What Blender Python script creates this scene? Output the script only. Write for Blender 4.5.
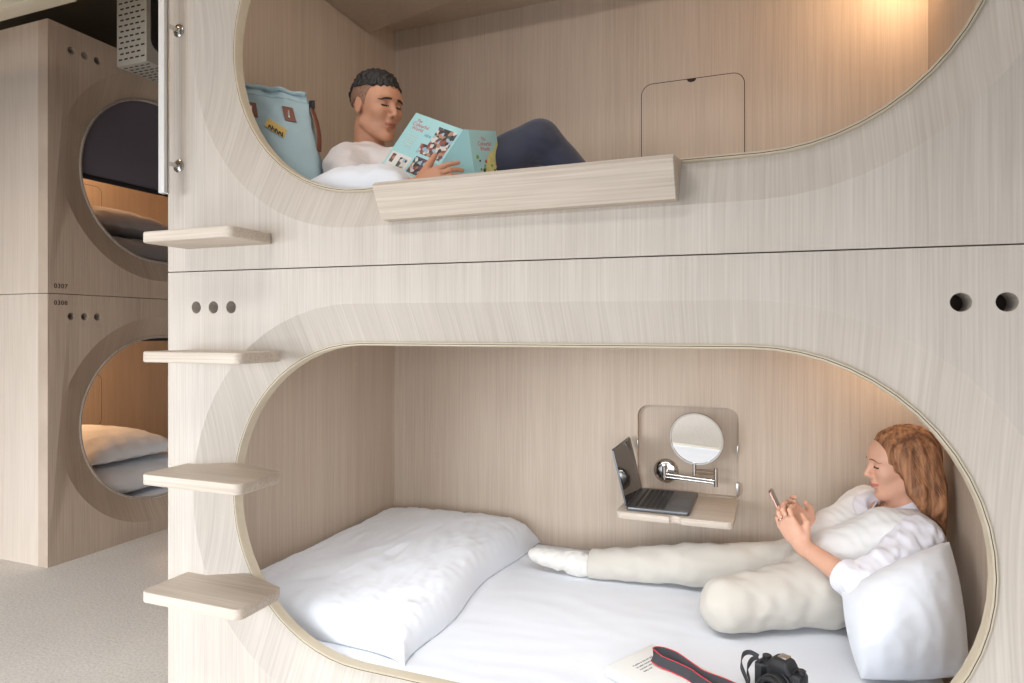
import bpy, bmesh, math, random
import numpy as np
from mathutils import Vector, Matrix, noise as mnoise

for o in list(bpy.data.objects): bpy.data.objects.remove(o)
SC = bpy.context.scene
COL = SC.collection
PI = math.pi
random.seed(7)

# ------------------------------------------------------------------ camera, world, lights, exposure
CAM_Z = 1.07
YAW = math.atan(255 / 655.0)
cd = bpy.data.cameras.new('camera'); cam = bpy.data.objects.new('camera', cd); COL.objects.link(cam)
cam.location = (0, 0, CAM_Z); cam.rotation_euler = (PI / 2, 0, YAW)
cd.sensor_width = 36; cd.lens = 655 / 1024 * 36
cd.shift_y = -(341.5 - 331) / 1024; cd.clip_start = 0.02
SC.camera = cam
W = bpy.data.worlds.new('world'); SC.world = W; W.use_nodes = True
W.node_tree.nodes['Background'].inputs[0].default_value = (0.75, 0.85, 1.0, 1)
W.node_tree.nodes['Background'].inputs[1].default_value = 1.2
SC.view_settings.view_transform = 'Standard'; SC.view_settings.look = 'None'
SC.view_settings.gamma = 1; SC.view_settings.exposure = -0.03
SC.view_settings.use_curve_mapping = False

def area(name, loc, target, sx, sy, power, color):
    l = bpy.data.lights.new(name, 'AREA'); l.shape = 'RECTANGLE'; l.size = sx; l.size_y = sy
    l.energy = power; l.color = color
    o = bpy.data.objects.new(name, l); COL.objects.link(o); o.location = loc
    o.rotation_euler = (Vector(target) - Vector(loc)).to_track_quat('-Z', 'Y').to_euler()
    return o
# daylight entering by the two windows of the wall behind the photographer
area('window_daylight', (-2.60, -1.56, 0.80), (-2.5, 0.3, -0.45), 2.3, 1.3, 80, (0.88, 0.94, 1.0)).data.spread = math.radians(118)
area('window_daylight', (0.55, -1.56, 0.80), (0.2, 0.2, -0.60), 2.3, 1.3, 38, (0.94, 0.97, 1.0)).data.spread = math.radians(118)
# fill added over the aisle, out of view, to brighten floor and steps
area('ceiling_lamp_light', (-1.35, -0.10, 2.79), (-1.35, -0.10, 0), 1.2, 0.5, 17, (1.0, 0.97, 0.93))
def bulb(name, loc, power, color, r=0.03):
    l = bpy.data.lights.new(name, 'POINT'); l.energy = power; l.color = color; l.shadow_soft_size = r
    o = bpy.data.objects.new(name, l); COL.objects.link(o); o.location = loc
    return o
WARM = (1.0, 0.64, 0.36)

# ------------------------------------------------------------------ materials
def lin(r, g, b):
    f = lambda c: (c / 255 / 12.92) if c <= 10 else ((c / 255 + 0.055) / 1.055) ** 2.4
    return (f(r), f(g), f(b), 1)
def mat(name, rgb, rough=0.6, metal=0.0, bump=0.0, bscale=200.0, spec=0.5, sheen=0, sss=0, var=0.0, vscale=(8, 8, 8), trans=0, coat=0):
    m = bpy.data.materials.new(name); m.use_nodes = True
    nt = m.node_tree; b = nt.nodes['Principled BSDF']
    c = lin(*rgb) if max(rgb) > 1 else (*rgb, 1)
    b.inputs['Base Color'].default_value = c
    b.inputs['Roughness'].default_value = rough; b.inputs['Metallic'].default_value = metal
    b.inputs['Specular IOR Level'].default_value = spec
    if sheen: b.inputs['Sheen Weight'].default_value = sheen
    if coat: b.inputs['Coat Weight'].default_value = coat
    if trans: b.inputs['Transmission Weight'].default_value = trans
    if sss:
        b.inputs['Subsurface Weight'].default_value = sss; b.inputs['Subsurface Radius'].default_value = (0.012, 0.005, 0.003)
        b.inputs['Subsurface Scale'].default_value = 1.0
    tc = nt.nodes.new('ShaderNodeTexCoord')
    if var:
        mp = nt.nodes.new('ShaderNodeMapping'); mp.inputs['Scale'].default_value = vscale
        nt.links.new(tc.outputs['Object'], mp.inputs[0])
        n = nt.nodes.new('ShaderNodeTexNoise'); n.inputs['Scale'].default_value = 1; n.inputs['Detail'].default_value = 5
        nt.links.new(mp.outputs[0], n.inputs['Vector'])
        r = nt.nodes.new('ShaderNodeMapRange'); r.inputs[1].default_value = 0.3; r.inputs[2].default_value = 0.7
        r.inputs[3].default_value = 1 - var; r.inputs[4].default_value = 1 + var
        nt.links.new(n.outputs['Fac'], r.inputs[0])
        mx = nt.nodes.new('ShaderNodeVectorMath'); mx.operation = 'MULTIPLY'
        mx.inputs[0].default_value = c[:3]; nt.links.new(r.outputs[0], mx.inputs[1])
        nt.links.new(mx.outputs[0], b.inputs['Base Color'])
    if bump:
        n2 = nt.nodes.new('ShaderNodeTexNoise'); n2.inputs['Scale'].default_value = bscale; n2.inputs['Detail'].default_value = 3
        nt.links.new(tc.outputs['Object'], n2.inputs['Vector'])
        bp = nt.nodes.new('ShaderNodeBump'); bp.inputs['Strength'].default_value = bump; bp.inputs['Distance'].default_value = 0.002
        nt.links.new(n2.outputs['Fac'], bp.inputs['Height']); nt.links.new(bp.outputs[0], b.inputs['Normal'])
    return m
def wood(name, light, dark, axis='Z', rough=0.55, fine=1.0, thin=None, contrast=1.0):
    """white-washed oak veneer: fine pores along one axis, broad planks of slightly different tone"""
    m = bpy.data.materials.new(name); m.use_nodes = True
    nt = m.node_tree; N = nt.nodes.new; L = nt.links.new; b = nt.nodes['Principled BSDF']
    b.inputs['Roughness'].default_value = rough; b.inputs['Specular IOR Level'].default_value = 0.3
    tc = N('ShaderNodeTexCoord')
    def nz(sc, scale, detail, dist=0.0):
        mp = N('ShaderNodeMapping')
        s = [sc[0]] * 3; s['XYZ'.index(axis)] = sc[1]
        if thin: s['XYZ'.index(thin)] = sc[1]
        mp.inputs['Scale'].default_value = s; L(tc.outputs['Object'], mp.inputs[0])
        n = N('ShaderNodeTexNoise'); n.inputs['Scale'].default_value = scale; n.inputs['Detail'].default_value = detail
        n.inputs['Distortion'].default_value = dist
        L(mp.outputs[0], n.inputs['Vector']); return n.outputs['Fac']
    pores = nz((210, 3.5), 1, 4); bands = nz((34, .45), 1, 3, .35); broad = nz((7, .35), 1, 2); cloud = nz((2.5, 2.0), 1, 3)
    def mad(a, k, c):
        q = N('ShaderNodeMath'); q.operation = 'MULTIPLY_ADD'; L(a, q.inputs[0]); q.inputs[1].default_value = k
        if isinstance(c, float): q.inputs[2].default_value = c
        else: L(c, q.inputs[2])
        return q.outputs[0]
    k = contrast
    s = mad(pores, 1.35 * fine * k, 0.6 - k * (.675 * fine + .25 + .35 + .2))
    s = mad(bands, .5 * k, s); s = mad(broad, 0.7 * k, s); s = mad(cloud, 0.40 * k, s)
    cr = N('ShaderNodeValToRGB'); cr.color_ramp.elements[0].position = 0.1; cr.color_ramp.elements[1].position = 1.0
    cr.color_ramp.elements[0].color = lin(*dark); cr.color_ramp.elements[1].color = lin(*light)
    L(s, cr.inputs[0]); L(cr.outputs[0], b.inputs['Base Color'])
    bp = N('ShaderNodeBump'); bp.inputs['Strength'].default_value = 0.12; bp.inputs['Distance'].default_value = 0.001
    L(pores, bp.inputs['Height']); L(bp.outputs[0], b.inputs['Normal'])
    return m
M = {}
M['wood'] = wood('whitewashed_oak', (216, 208, 199), (174, 164, 153), thin='Y', contrast=.66)
M['wood_side'] = wood('whitewashed_oak_side', (228, 215, 201), (192, 176, 161), contrast=.6)  # same oak, lightened in colour as if by the window light
M['wood_in'] = wood('whitewashed_oak_lining', (213, 198, 181), (173, 155, 138), contrast=.58)
M['wood_x'] = wood('whitewashed_oak_crosswise', (220, 209, 196), (182, 168, 153), 'X')
M['wood_far'] = wood('whitewashed_oak_far', (206, 188, 170), (162, 143, 127), thin='Y', contrast=.8)  # same oak, its colour darkened and warmed for the corridor's dimmer light
M['ply'] = wood('birch_plywood_edge', (216, 205, 184), (192, 179, 156), 'X', fine=.3)
M['groove'] = mat('dark_joint', (58, 46, 38), 0.9)
M['hole'] = mat('dark_duct_board', (92, 78, 64), 0.8)  # dark colour stands in for the shade inside the holes
M['steel'] = mat('polished_chrome', (205, 203, 200), 0.16, 1.0)
M['steel_soft'] = mat('brushed_steel', (190, 188, 184), 0.34, 1.0)
M['ceiling'] = mat('dark_ceiling_paint', (128, 118, 102), 0.9, bump=.2, bscale=60)
M['plaster'] = mat('warm_white_plaster', (206, 198, 186), 0.9, bump=.2, bscale=80)
M['frame'] = mat('dark_window_frame', (60, 58, 55), 0.5)
M['sheet'] = mat('white_cotton_sheet', (229, 233, 240), 0.85, sheen=.2, bump=.15, bscale=900)
M['linen'] = mat('white_cotton_bedding', (230, 234, 241), 0.85, sheen=.25, bump=.2, bscale=700)
def carpet_mat():
    m = bpy.data.materials.new('speckled_beige_carpet'); m.use_nodes = True
    nt = m.node_tree; N = nt.nodes.new; L = nt.links.new; b = nt.nodes['Principled BSDF']; b.inputs['Roughness'].default_value = 0.95
    tc = N('ShaderNodeTexCoord'); n = N('ShaderNodeTexNoise'); n.inputs['Scale'].default_value = 110; n.inputs['Detail'].default_value = 6; n.inputs['Roughness'].default_value = .8
    L(tc.outputs['Object'], n.inputs['Vector'])
    n2 = N('ShaderNodeTexNoise'); n2.inputs['Scale'].default_value = 2.2; L(tc.outputs['Object'], n2.inputs['Vector'])
    q = N('ShaderNodeMath'); q.operation = 'MULTIPLY_ADD'; q.inputs[1].default_value = .22; L(n2.outputs['Fac'], q.inputs[0]); L(n.outputs['Fac'], q.inputs[2])
    cr = N('ShaderNodeValToRGB'); e = cr.color_ramp.elements
    e[0].position = .44; e[1].position = .78; e[0].color = lin(196, 187, 178); e[1].color = lin(244, 238, 230)
    L(q.outputs[0], cr.inputs[0]); L(cr.outputs[0], b.inputs['Base Color'])
    bp = N('ShaderNodeBump'); bp.inputs['Strength'].default_value = .5; bp.inputs['Distance'].default_value = .004
    L(n.outputs['Fac'], bp.inputs['Height']); L(bp.outputs[0], b.inputs['Normal'])
    return m
M['carpet'] = carpet_mat()

# ------------------------------------------------------------------ mesh helpers
def tag(o, label=None, cat=None, group=None, kind=None):
    if label: o['label'] = label
    if cat: o['category'] = cat
    if group: o['group'] = group
    if kind: o['kind'] = kind
    return o
def thing(name, label, cat, loc=(0, 0, 0), rotz=0.0, group=None):
    o = bpy.data.objects.new(name, None); COL.objects.link(o); o.empty_display_size = .05
    o.location = loc; o.rotation_euler = (0, 0, rotz)
    return tag(o, label, cat, group)
def link(name, me, m, parent=None, smooth=None, local=False):
    """mesh vertices are in world space unless local: then they are in the parent's space"""
    me.name = name
    if m is not None and not me.materials:
        for mm in (m if isinstance(m, (list, tuple)) else [m]): me.materials.append(mm)
    if smooth is not None:
        me.shade_smooth()
        if smooth < 180: me.set_sharp_from_angle(angle=math.radians(smooth))
    o = bpy.data.objects.new(name, me); COL.objects.link(o)
    if parent is not None:
        o.parent = parent
        if not local:
            o.matrix_parent_inverse = world_of(parent).inverted()
    return o
def world_of(o):
    mt = Matrix.LocRotScale(o.location, o.rotation_euler, o.scale)
    if o.parent: mt = world_of(o.parent) @ o.matrix_parent_inverse @ mt
    return mt
class MB:
    def __init__(s): s.bm = bmesh.new(); s.mi = 0
    def _add(s, vs, fs, mtx=None):
        bv = [s.bm.verts.new(mtx @ Vector(v) if mtx is not None else v) for v in vs]
        for f in fs:
            try:
                q = s.bm.faces.new([bv[i] for i in f]); q.material_index = s.mi
            except ValueError: pass
        return bv
    def box(s, a, b, bev=0.0, mtx=None, seg=2):
        t = bmesh.new(); bmesh.ops.create_cube(t, size=1)
        c = [(a[i] + b[i]) / 2 for i in range(3)]; d = [abs(b[i] - a[i]) for i in range(3)]
        for v in t.verts: v.co = Vector([c[i] + v.co[i] * d[i] for i in range(3)])
        if bev: bmesh.ops.bevel(t, geom=list(t.edges), offset=min(bev, min(d) * .49), segments=seg, profile=.5, affect='EDGES')
        s._merge(t, mtx); return s
    def _merge(s, t, mtx=None):
        if mtx is not None: bmesh.ops.transform(t, matrix=mtx, verts=list(t.verts))
        t.verts.index_update(); vs = [v.co.copy() for v in t.verts]; fs = [[v.index for v in f.verts] for f in t.faces]
        s._add(vs, fs); t.free()
    def prism(s, pts, h0, h1, axis='Z', bev=0.0, mtx=None, seg=2):
        """extrude a 2D outline between h0 and h1 along an axis"""
        def to3(p, h): return {'Z': (p[0], p[1], h), 'Y': (p[0], h, p[1]), 'X': (h, p[0], p[1])}[axis]
        t = bmesh.new(); n = len(pts)
        A = [t.verts.new(to3(p, h0)) for p in pts]; B = [t.verts.new(to3(p, h1)) for p in pts]
        t.faces.new(A[::-1]); t.faces.new(B)
        for i in range(n): t.faces.new([A[i], A[(i + 1) % n], B[(i + 1) % n], B[i]])
        bmesh.ops.recalc_face_normals(t, faces=list(t.faces))
        if bev:
            es = [e for e in t.edges if (e.verts[0] in A) == (e.verts[1] in A)]
            bmesh.ops.bevel(t, geom=es, offset=bev, segments=seg, profile=.5, affect='EDGES')
        s._merge(t, mtx); return s
    def tube(s, pts, r, n=10, caps=True, mtx=None, closed=False, flat=None):
        """swept tube; r is one radius or one per point; flat=(a,b) multiplies the section's two axes"""
        pts = [Vector(p) for p in pts]; k = len(pts)
        R = r if isinstance(r, (list, tuple)) else [r] * k
        fa, fb = flat or (1, 1)
        up = None; rings = []; vs = []; fs = []
        for i, p in enumerate(pts):
            if closed: d = pts[(i + 1) % k] - pts[i - 1]
            else: d = pts[min(i + 1, k - 1)] - pts[max(i - 1, 0)]
            d = d.normalized() if d.length > 1e-9 else Vector((0, 0, 1))
            if up is None: up = Vector((0, 0, 1)) if abs(d.z) < .9 else Vector((0, 1, 0))
            u = (up - d * up.dot(d)); u = u.normalized() if u.length > 1e-6 else d.orthogonal().normalized()
            up = u; w = d.cross(u)
            for j in range(n):
                a = 2 * PI * j / n
                vs.append(p + (u * math.cos(a) * fa + w * math.sin(a) * fb) * R[i])
        m = k if closed else k - 1
        for i in range(m):
            i2 = (i + 1) % k
            for j in range(n):
                fs.append((i * n + j, i * n + (j + 1) % n, i2 * n + (j + 1) % n, i2 * n + j))
        if caps and not closed:
            fs.append(tuple(range(n))[::-1]); fs.append(tuple((k - 1) * n + j for j in range(n)))
        s._add(vs, fs, mtx); return s
    def lathe(s, prof, n=32, mtx=None):
        """profile of (radius, height), turned about Z"""
        vs = []; fs = []; k = len(prof)
        for (r, h) in prof:
            for j in range(n): vs.append((r * math.cos(2 * PI * j / n), r * math.sin(2 * PI * j / n), h))
        for i in range(k - 1):
            for j in range(n): fs.append((i * n + j, i * n + (j + 1) % n, (i + 1) * n + (j + 1) % n, (i + 1) * n + j))
        if prof[0][0] > 1e-6: fs.append(tuple(range(n))[::-1])
        if prof[-1][0] > 1e-6: fs.append(tuple((k - 1) * n + j for j in range(n)))
        s._add(vs, fs, mtx); return s
    def grid(s, f, nu, nv, mtx=None, closed_u=False):
        vs = [f(i / (nu - (0 if closed_u else 1)), j / (nv - 1)) for i in range(nu) for j in range(nv)]
        fs = []
        for i in range(nu if closed_u else nu - 1):
            for j in range(nv - 1):
                a = i * nv + j; b = ((i + 1) % nu) * nv + j; fs.append((a, b, b + 1, a + 1))
        s._add(vs, fs, mtx); return s
    def sweep(s, loops, closed=True, caps=False, mtx=None):
        """quads between consecutive loops of equal length"""
        n = len(loops[0]); vs = [p for l in loops for p in l]; fs = []
        for i in range(len(loops) - 1):
            for j in range(n if closed else n - 1):
                a = i * n + j; b = i * n + (j + 1) % n; fs.append((a, b, b + n, a + n))
        if caps: fs.append(tuple(range(n))[::-1]); fs.append(tuple((len(loops) - 1) * n + j for j in range(n)))
        s._add(vs, fs, mtx); return s
    def mesh(s, weld=0.0, fixn=True):
        if weld: bmesh.ops.remove_doubles(s.bm, verts=list(s.bm.verts), dist=weld)
        if fixn: bmesh.ops.recalc_face_normals(s.bm, faces=list(s.bm.faces))
        me = bpy.data.meshes.new('m'); s.bm.to_mesh(me); s.bm.free(); return me
    def build(s, name, m, parent=None, smooth=40, weld=0.0, local=False, fixn=True):
        return link(name, s.mesh(weld, fixn), m, parent, smooth, local)
def raw_mesh(vs, fs):
    me = bpy.data.meshes.new('m'); me.from_pydata([tuple(v) for v in vs], [], [tuple(f) for f in fs]); me.update(); return me
def rounded(w, h, r, n=8, cx=0, cy=0):
    """rounded rectangle outline, w x h, centred on cx, cy; r one radius or four (tr, tl, bl, br)"""
    R = r if isinstance(r, (list, tuple)) else [r] * 4
    out = []
    for q, (sx, sy) in enumerate(((1, 1), (-1, 1), (-1, -1), (1, -1))):
        rr = R[q]
        for i in range(n + 1):
            a = (q + i / n) * PI / 2
            out.append((cx + sx * (w / 2 - rr) + rr * math.cos(a), cy + sy * (h / 2 - rr) + rr * math.sin(a)))
    return out
def boolean(me, cutters):
    """subtract cutter meshes, return the new mesh"""
    a = bpy.data.objects.new('work', me); COL.objects.link(a); tmp = [a]
    for c in cutters:
        b = bpy.data.objects.new('cut', c); COL.objects.link(b); tmp.append(b)
        md = a.modifiers.new('b', 'BOOLEAN'); md.object = b; md.operation = 'DIFFERENCE'; md.solver = 'EXACT'
    bpy.context.view_layer.update()
    out = bpy.data.meshes.new_from_object(a.evaluated_get(bpy.context.evaluated_depsgraph_get()))
    out.materials.clear()
    for b in tmp: bpy.data.objects.remove(b)
    return out
def text_mesh(body, size, mtx, ext=0.0006, spacing=1.0):
    c = bpy.data.curves.new('t', 'FONT'); c.body = body; c.size = size; c.extrude = ext; c.space_character = spacing; c.resolution_u = 3
    o = bpy.data.objects.new('t', c); COL.objects.link(o); bpy.context.view_layer.update()
    me = bpy.data.meshes.new_from_object(o.evaluated_get(bpy.context.evaluated_depsgraph_get()))
    bpy.data.objects.remove(o); me.transform(mtx); me.materials.clear(); return me
def join_meshes(ms):
    bm = bmesh.new()
    for m in ms: bm.from_mesh(m)
    me = bpy.data.meshes.new('m'); bm.to_mesh(me); bm.free(); return me

# ------------------------------------------------------------------ the room
def structure(name, a, b, m, cut=None):
    me = MB().box(a, b).mesh()
    if cut: me = boolean(me, cut)
    return tag(link(name, me, m, None), kind='structure')
structure('floor', (-6.2, -1.5, -.1), (3.2, 4.6, 0), M['carpet'])
structure('ceiling', (-6.2, -1.5, 2.86), (3.2, 4.6, 2.96), M['ceiling'])
structure('wall_left', (-6.3, -1.5, -.1), (-6.2, 4.6, 2.96), M['plaster'])
structure('wall_right', (3.2, -1.5, -.1), (3.3, 4.6, 2.96), M['plaster'])
structure('wall_back', (-6.3, 4.6, -.1), (3.3, 4.7, 2.96), M['plaster'])
structure('wall_rear', (-6.3, -1.5, -.1), (3.3, -1.4, 2.96), M['plaster'],
          [MB().box((cx - 1.2, -1.6, .12), (cx + 1.2, -1.3, 1.6)).mesh() for cx in (-2.60, .55)])
for i, cx in enumerate((-2.60, .55)):
    f = MB()
    for x in (cx - 1.2, cx - .02, cx + 1.16): f.box((x, -1.48, .12), (x + .04, -1.42, 1.6), .004)
    for z in (.12, 1.56): f.box((cx - 1.2, -1.48, z), (cx + 1.2, -1.42, z + .04), .004)
    tag(f.build('window_%d' % (i + 1), M['frame']), kind='structure')

# ------------------------------------------------------------------ sleeping pods
# A pod is a timber capsule. In its own space x runs along the front, y goes into the pod, z up; the front face is y = 0.
PX0, PX1, PD = -1.627, 0.56, 1.225     # front panel from x to x, pod depth
FH = 1.24                              # height of one storey
RECESS = 0.062
def stadium(x0, x1, zc, hh, n=28):
    r = hh; out = []
    for i in range(n + 1):
        a = PI / 2 + PI * i / n; out.append((x0 + r + r * math.cos(a), zc + r * math.sin(a)))
    for i in range(n + 1):
        a = -PI / 2 + PI * i / n; out.append((x1 - r + r * math.cos(a), zc + r * math.sin(a)))
    return out
def sag(me, parts, z0):
    """the joint between the tiers runs a little out of level"""
    k = parts.get('sag', 0)
    if k:
        for v in me.vertices:
            w = min(1, max(0, (v.co.z - 1.0) / .1)) if not parts.get('upper') else min(1, max(0, (.08 - v.co.z) / .08))
            v.co.z -= k * (v.co.x - PX0) * w
    return me
def make_pod(pod, z0, zc, Y, parts):
    """front panel, rim, walls, bed base and ceiling of one storey in the pod's own space (y offset Y)"""
    ox = parts.get('flare', 0); dx = .02 if parts.get('upper') else 0
    O = lambda e=0: stadium(-1.53 - ox - e, .50 + dx + e, zc, .54 + e)
    I = lambda e=0: stadium(-1.44 - e, .405 + dx + e, zc, .437 + e)
    top = z0 + FH - .0005
    p = MB().box((PX0, Y, z0), (PX1, Y + .064, top)).mesh()
    f = MB(); o = O(); i = I()
    e = 1.04   # the funnel, carried on a little in front of the face so that the cut is clean
    ob = [(i_[0] + (o_[0] - i_[0]) * e, i_[1] + (o_[1] - i_[1]) * e) for o_, i_ in zip(o, i)]
    f.sweep([[(x, Y - .04 * RECESS, z) for x, z in ob], [(x, Y + RECESS, z) for x, z in i], [(x, Y + .09, z) for x, z in i]], caps=True)
    cut = [f.mesh()]
    hz = z0 + 1.138
    for hx in (-1.519, -1.455, -1.391, .331, .401, .471):
        c = MB()
        c.tube([(hx, Y - .01, hz), (hx, Y + .09, hz)], .0175, 20); cut.append(c.mesh())
    me = boolean(p, cut)
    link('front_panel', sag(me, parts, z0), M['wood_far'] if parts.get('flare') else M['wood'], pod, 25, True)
    rim = MB()   # thin bent-plywood lip around the opening
    i0 = I(0.0); i1 = I(-.013)
    R_ = Y + RECESS
    rim.sweep([[(x, R_ - .003, z) for x, z in i0], [(x, R_ - .008, z) for x, z in I(-.002)], [(x, R_ - .008, z) for x, z in I(-.009)], [(x, R_ - .004, z) for x, z in I(-.0105)],
               [(x, R_ + .022, z) for x, z in I(-.0105)], [(x, R_ + .022, z) for x, z in i0], [(x, R_ - .003, z) for x, z in i0]])
    rm = rim.build('rim', M['wood'] if parts.get('flare') else M['ply'], pod, 50, .00001, True)
    ln = MB(); a = I(-.0045); b = I(-.0060)
    ln.sweep([[(x, R_ - .0086, z) for x, z in a], [(x, R_ - .0086, z) for x, z in b]])
    ln.build('glue_line', M['groove'], rm, None, 0, True)
    for xa, xb in ((-1.55, -1.36), (.30, .50)):
        du = MB(); q_ = [(xa, hz - .03), (xb, hz - .03), (xb, hz + .03), (xa, hz + .03)]
        du.sweep([[(x, Y + .0635, z) for x, z in q_], [(x, Y + .13, z) for x, z in q_], [(x + (.001 if x == xa else -.001), Y + .131, z) for x, z in q_]], caps=False)
        du._add([(x, Y + .13, z) for x, z in q_], [(0, 1, 2, 3)])
        du.build('vent_duct', M['hole'], pod, None, 0, True)  # dark box added behind the holes to keep lamp light out
    t = .03
    for xa, xb in ((PX0, PX0 + t), (.515, PX1)):
        link('side_wall', sag(MB().box((xa, Y + .064, z0), (xb, Y + PD - t, top)).mesh(), parts, z0), M['wood_side'] if parts.get('flare') else M['wood_in'], pod, None, True)
    MB().box((PX0 + t, Y + .064, z0 + .02), (.515, Y + PD - t, z0 + .075)).build('bed_base', M['wood_in'], pod, None, 0, True)
    MB().box((PX0 + t, Y + .064, top - .035), (.515, Y + PD - t, top - (.018 if not parts.get('upper') else .001))).build('ceiling_panel', M['wood_in'], pod, None, 0, True)
    bw = sag(MB().box((PX0, Y + PD - t, z0), (PX1, Y + PD, top)).mesh(), parts, z0)
    if parts.get('open_hatch'):
        h = parts['open_hatch']
        c = MB().prism(rounded(h[1] - h[0], h[3] - h[2], [.045, .045, .004, .004], 8, (h[0] + h[1]) / 2, (h[2] + h[3]) / 2), Y + PD - t - .01, Y + PD + .02, 'Y').mesh()
        bw = boolean(bw, [c])
        MB().box((h[0] - .03, Y + PD + .001, h[2] - .03), (h[1] + .03, Y + PD + .012, h[3] + .03)).build('hatch_backing', M['wood_in'], pod, None, 0, True)
    link('back_wall', bw, M['wood_in'], pod, None, True)
    if parts.get('closed_hatch'):
        h = parts['closed_hatch']; cx = (h[0] + h[1]) / 2; cz = (h[2] + h[3]) / 2
        g = MB(); o = rounded(h[1] - h[0], h[3] - h[2], .045, 8, cx, cz); q = rounded(h[1] - h[0] - .006, h[3] - h[2] - .006, .042, 8, cx, cz)
        g.sweep([[(x, Y + PD - t - .0012, z) for x, z in o], [(x, Y + PD - t - .0012, z) for x, z in q]])
        d = MB().prism(q, Y + PD - t - .0018, Y + PD - t - .0001, 'Y').build('hatch_door', M['wood_in'], pod, None, 0, True)
        g.build('gap', M['groove'], d, None, 0, True)
        n = [(cx + .017 * math.cos(a), h[3] - .003 + .012 * math.sin(a)) for a in [PI + PI * i / 10 for i in range(11)]]
        MB().prism(n, Y + PD - t - .0028, Y + PD - t - .0010, 'Y').build('finger_notch', M['groove'], d, None, 0, True)

Y0 = 1.416
def step_mb(z, x0=-1.556, x1=-1.217, back=1.47):
    yf = 1.264; r = .022
    pts = []
    for cx, cy, a0 in ((x0 + r, yf + r, PI), (x1 - r, yf + r, 1.5 * PI)):
        for i in range(7):
            a = a0 + PI / 2 * i / 6; pts.append((cx + r * math.cos(a), cy + r * math.sin(a)))
    pts += [(x1, 1.405), (x1 - .012, 1.425), (x1 - .16, back), (x0, back)]
    return MB().prism(pts, z - .029, z, 'Z', .004)

low = thing('sleeping_pod', 'pale oak capsule bunk at floor level, large rounded opening with a woman reading her phone', 'sleeping pod', (0, 0, 0))
make_pod(low, 0, .605, Y0, dict(open_hatch=(-.480, -.100, .440, .778), sag=.0078))
upp = thing('sleeping_pod', 'pale oak capsule bunk of the upper tier, man reading behind its wooden guard rail', 'sleeping pod', (0, 0, 1.2425))
make_pod(upp, 0, 1.877 - 1.244, Y0, dict(closed_hatch=(-.466, -.077, 1.70 - 1.244, 2.048 - 1.244), sag=.0078, upper=1))
for z in (.378, .690, 1.016): step_mb(z).build('step', M['wood_x'], low, 30)
step_mb(1.334, -1.556, -1.245).build('step', M['wood_x'], upp, 30)
# guard rail: a leaning plank laid in the lower edge of the opening
gp = MB().prism([(1.384, 1.343), (1.343, 1.418), (1.352, 1.428), (1.475, 1.447), (1.475, 1.345)], -.885, -.175, 'X', .003)
gp.build('guard_rail', M['wood_x'], upp, 30)
# slanting soffit under the upper pod's ceiling
so = MB().prism([(-1.594, 1.47), (.514, 1.47), (.514, 1.88), (-1.594, 2.397)], 2.350, 2.452, 'Z', .001)
so.build('soffit', M['wood_in'], upp, 30)
M['rail_paint'] = mat('pale_grey_rail', (214, 213, 210), .4)
# grab rail with chrome stand-offs
gr = MB().box((-1.590, 1.350, 1.456), (-1.567, 1.362, 2.47), .003).build('grab_rail', M['rail_paint'], upp, 40)
MB().box((-1.5905, 1.3625, 1.455), (-1.5665, 1.368, 2.472), .001).build('backing_strip', M['steel_soft'], gr, 40)
for z in (1.546, 1.937):
    s = MB().tube([(-1.583, 1.367, z), (-1.583, 1.412, z)], .0062, 14)
    s.lathe([(.0, 0), (.017, 0), (.0185, .002), (.0185, .005), (.012, .008), (.007, .009)], 24, Matrix.Translation((-1.583, 1.4165, z)) @ Matrix.Rotation(PI / 2, 4, 'X'))
    s.build('standoff', M['steel'], gr, 40)
# fold-down desk, the hatch of the lower pod lowered on its hinges
D = MB()
out = []
cx = -.290
front = 2.262
r = .03
for i in range(7):
    a = PI + PI / 2 * i / 6; out.append((-.494 + r + r * math.cos(a), front + r + r * math.sin(a)))
for i in range(9):
    a = PI - PI * i / 8; out.append((cx + .020 * math.cos(a), front + .014 * math.sin(a)))
for i in range(7):
    a = 1.5 * PI + PI / 2 * i / 6; out.append((-.102 - r + r * math.cos(a), front + r + r * math.sin(a)))
out += [(-.102, 2.598), (-.482, 2.598)]
dk = D.prism(out, .417, .440, 'Z', .002).build('fold_down_desk', M['wood_x'], low, 30)
for x in (-.477, -.103):
    MB().box((x - .004, 2.585, .455), (x + .004, 2.605, .50), .001).tube([(x, 2.595, .45), (x, 2.595, .49)], .004).build('hinge', M['steel_soft'], dk, 40)
    MB().box((x - .002, 2.588, .61), (x + .002, 2.606, .64), .0005).build('latch', M['steel_soft'], low, 40)

# the unit across the corridor: the same capsule, turned to face right
lo2 = thing('sleeping_pod', 'capsule bunk across the corridor numbered 0308, lower tier, white pillows inside', 'sleeping pod', (0, 0, 0))
up2 = thing('sleeping_pod', 'capsule bunk across the corridor numbered 0307, upper tier, dark blind half lowered', 'sleeping pod', (0, 0, 1.2425))
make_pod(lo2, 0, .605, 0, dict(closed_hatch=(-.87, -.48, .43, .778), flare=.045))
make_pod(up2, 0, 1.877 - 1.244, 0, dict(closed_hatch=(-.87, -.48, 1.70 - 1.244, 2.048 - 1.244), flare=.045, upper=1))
for o in (lo2, up2):
    o.rotation_euler = (0, 0, PI / 2); o.location = (-3.026, 1.995 + 1.627, o.location.z)
for pod, s, z in ((lo2, '0308', 1.190), (up2, '0307', 1.268 - 1.244)):
    tm = text_mesh(s, .030, Matrix.Translation((-1.600, -.0006, z)) @ Matrix.Rotation(PI / 2, 4, 'X'), .0004, 1.08)
    link('pod_number', tm, M['groove'], pod, None, True)

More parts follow.
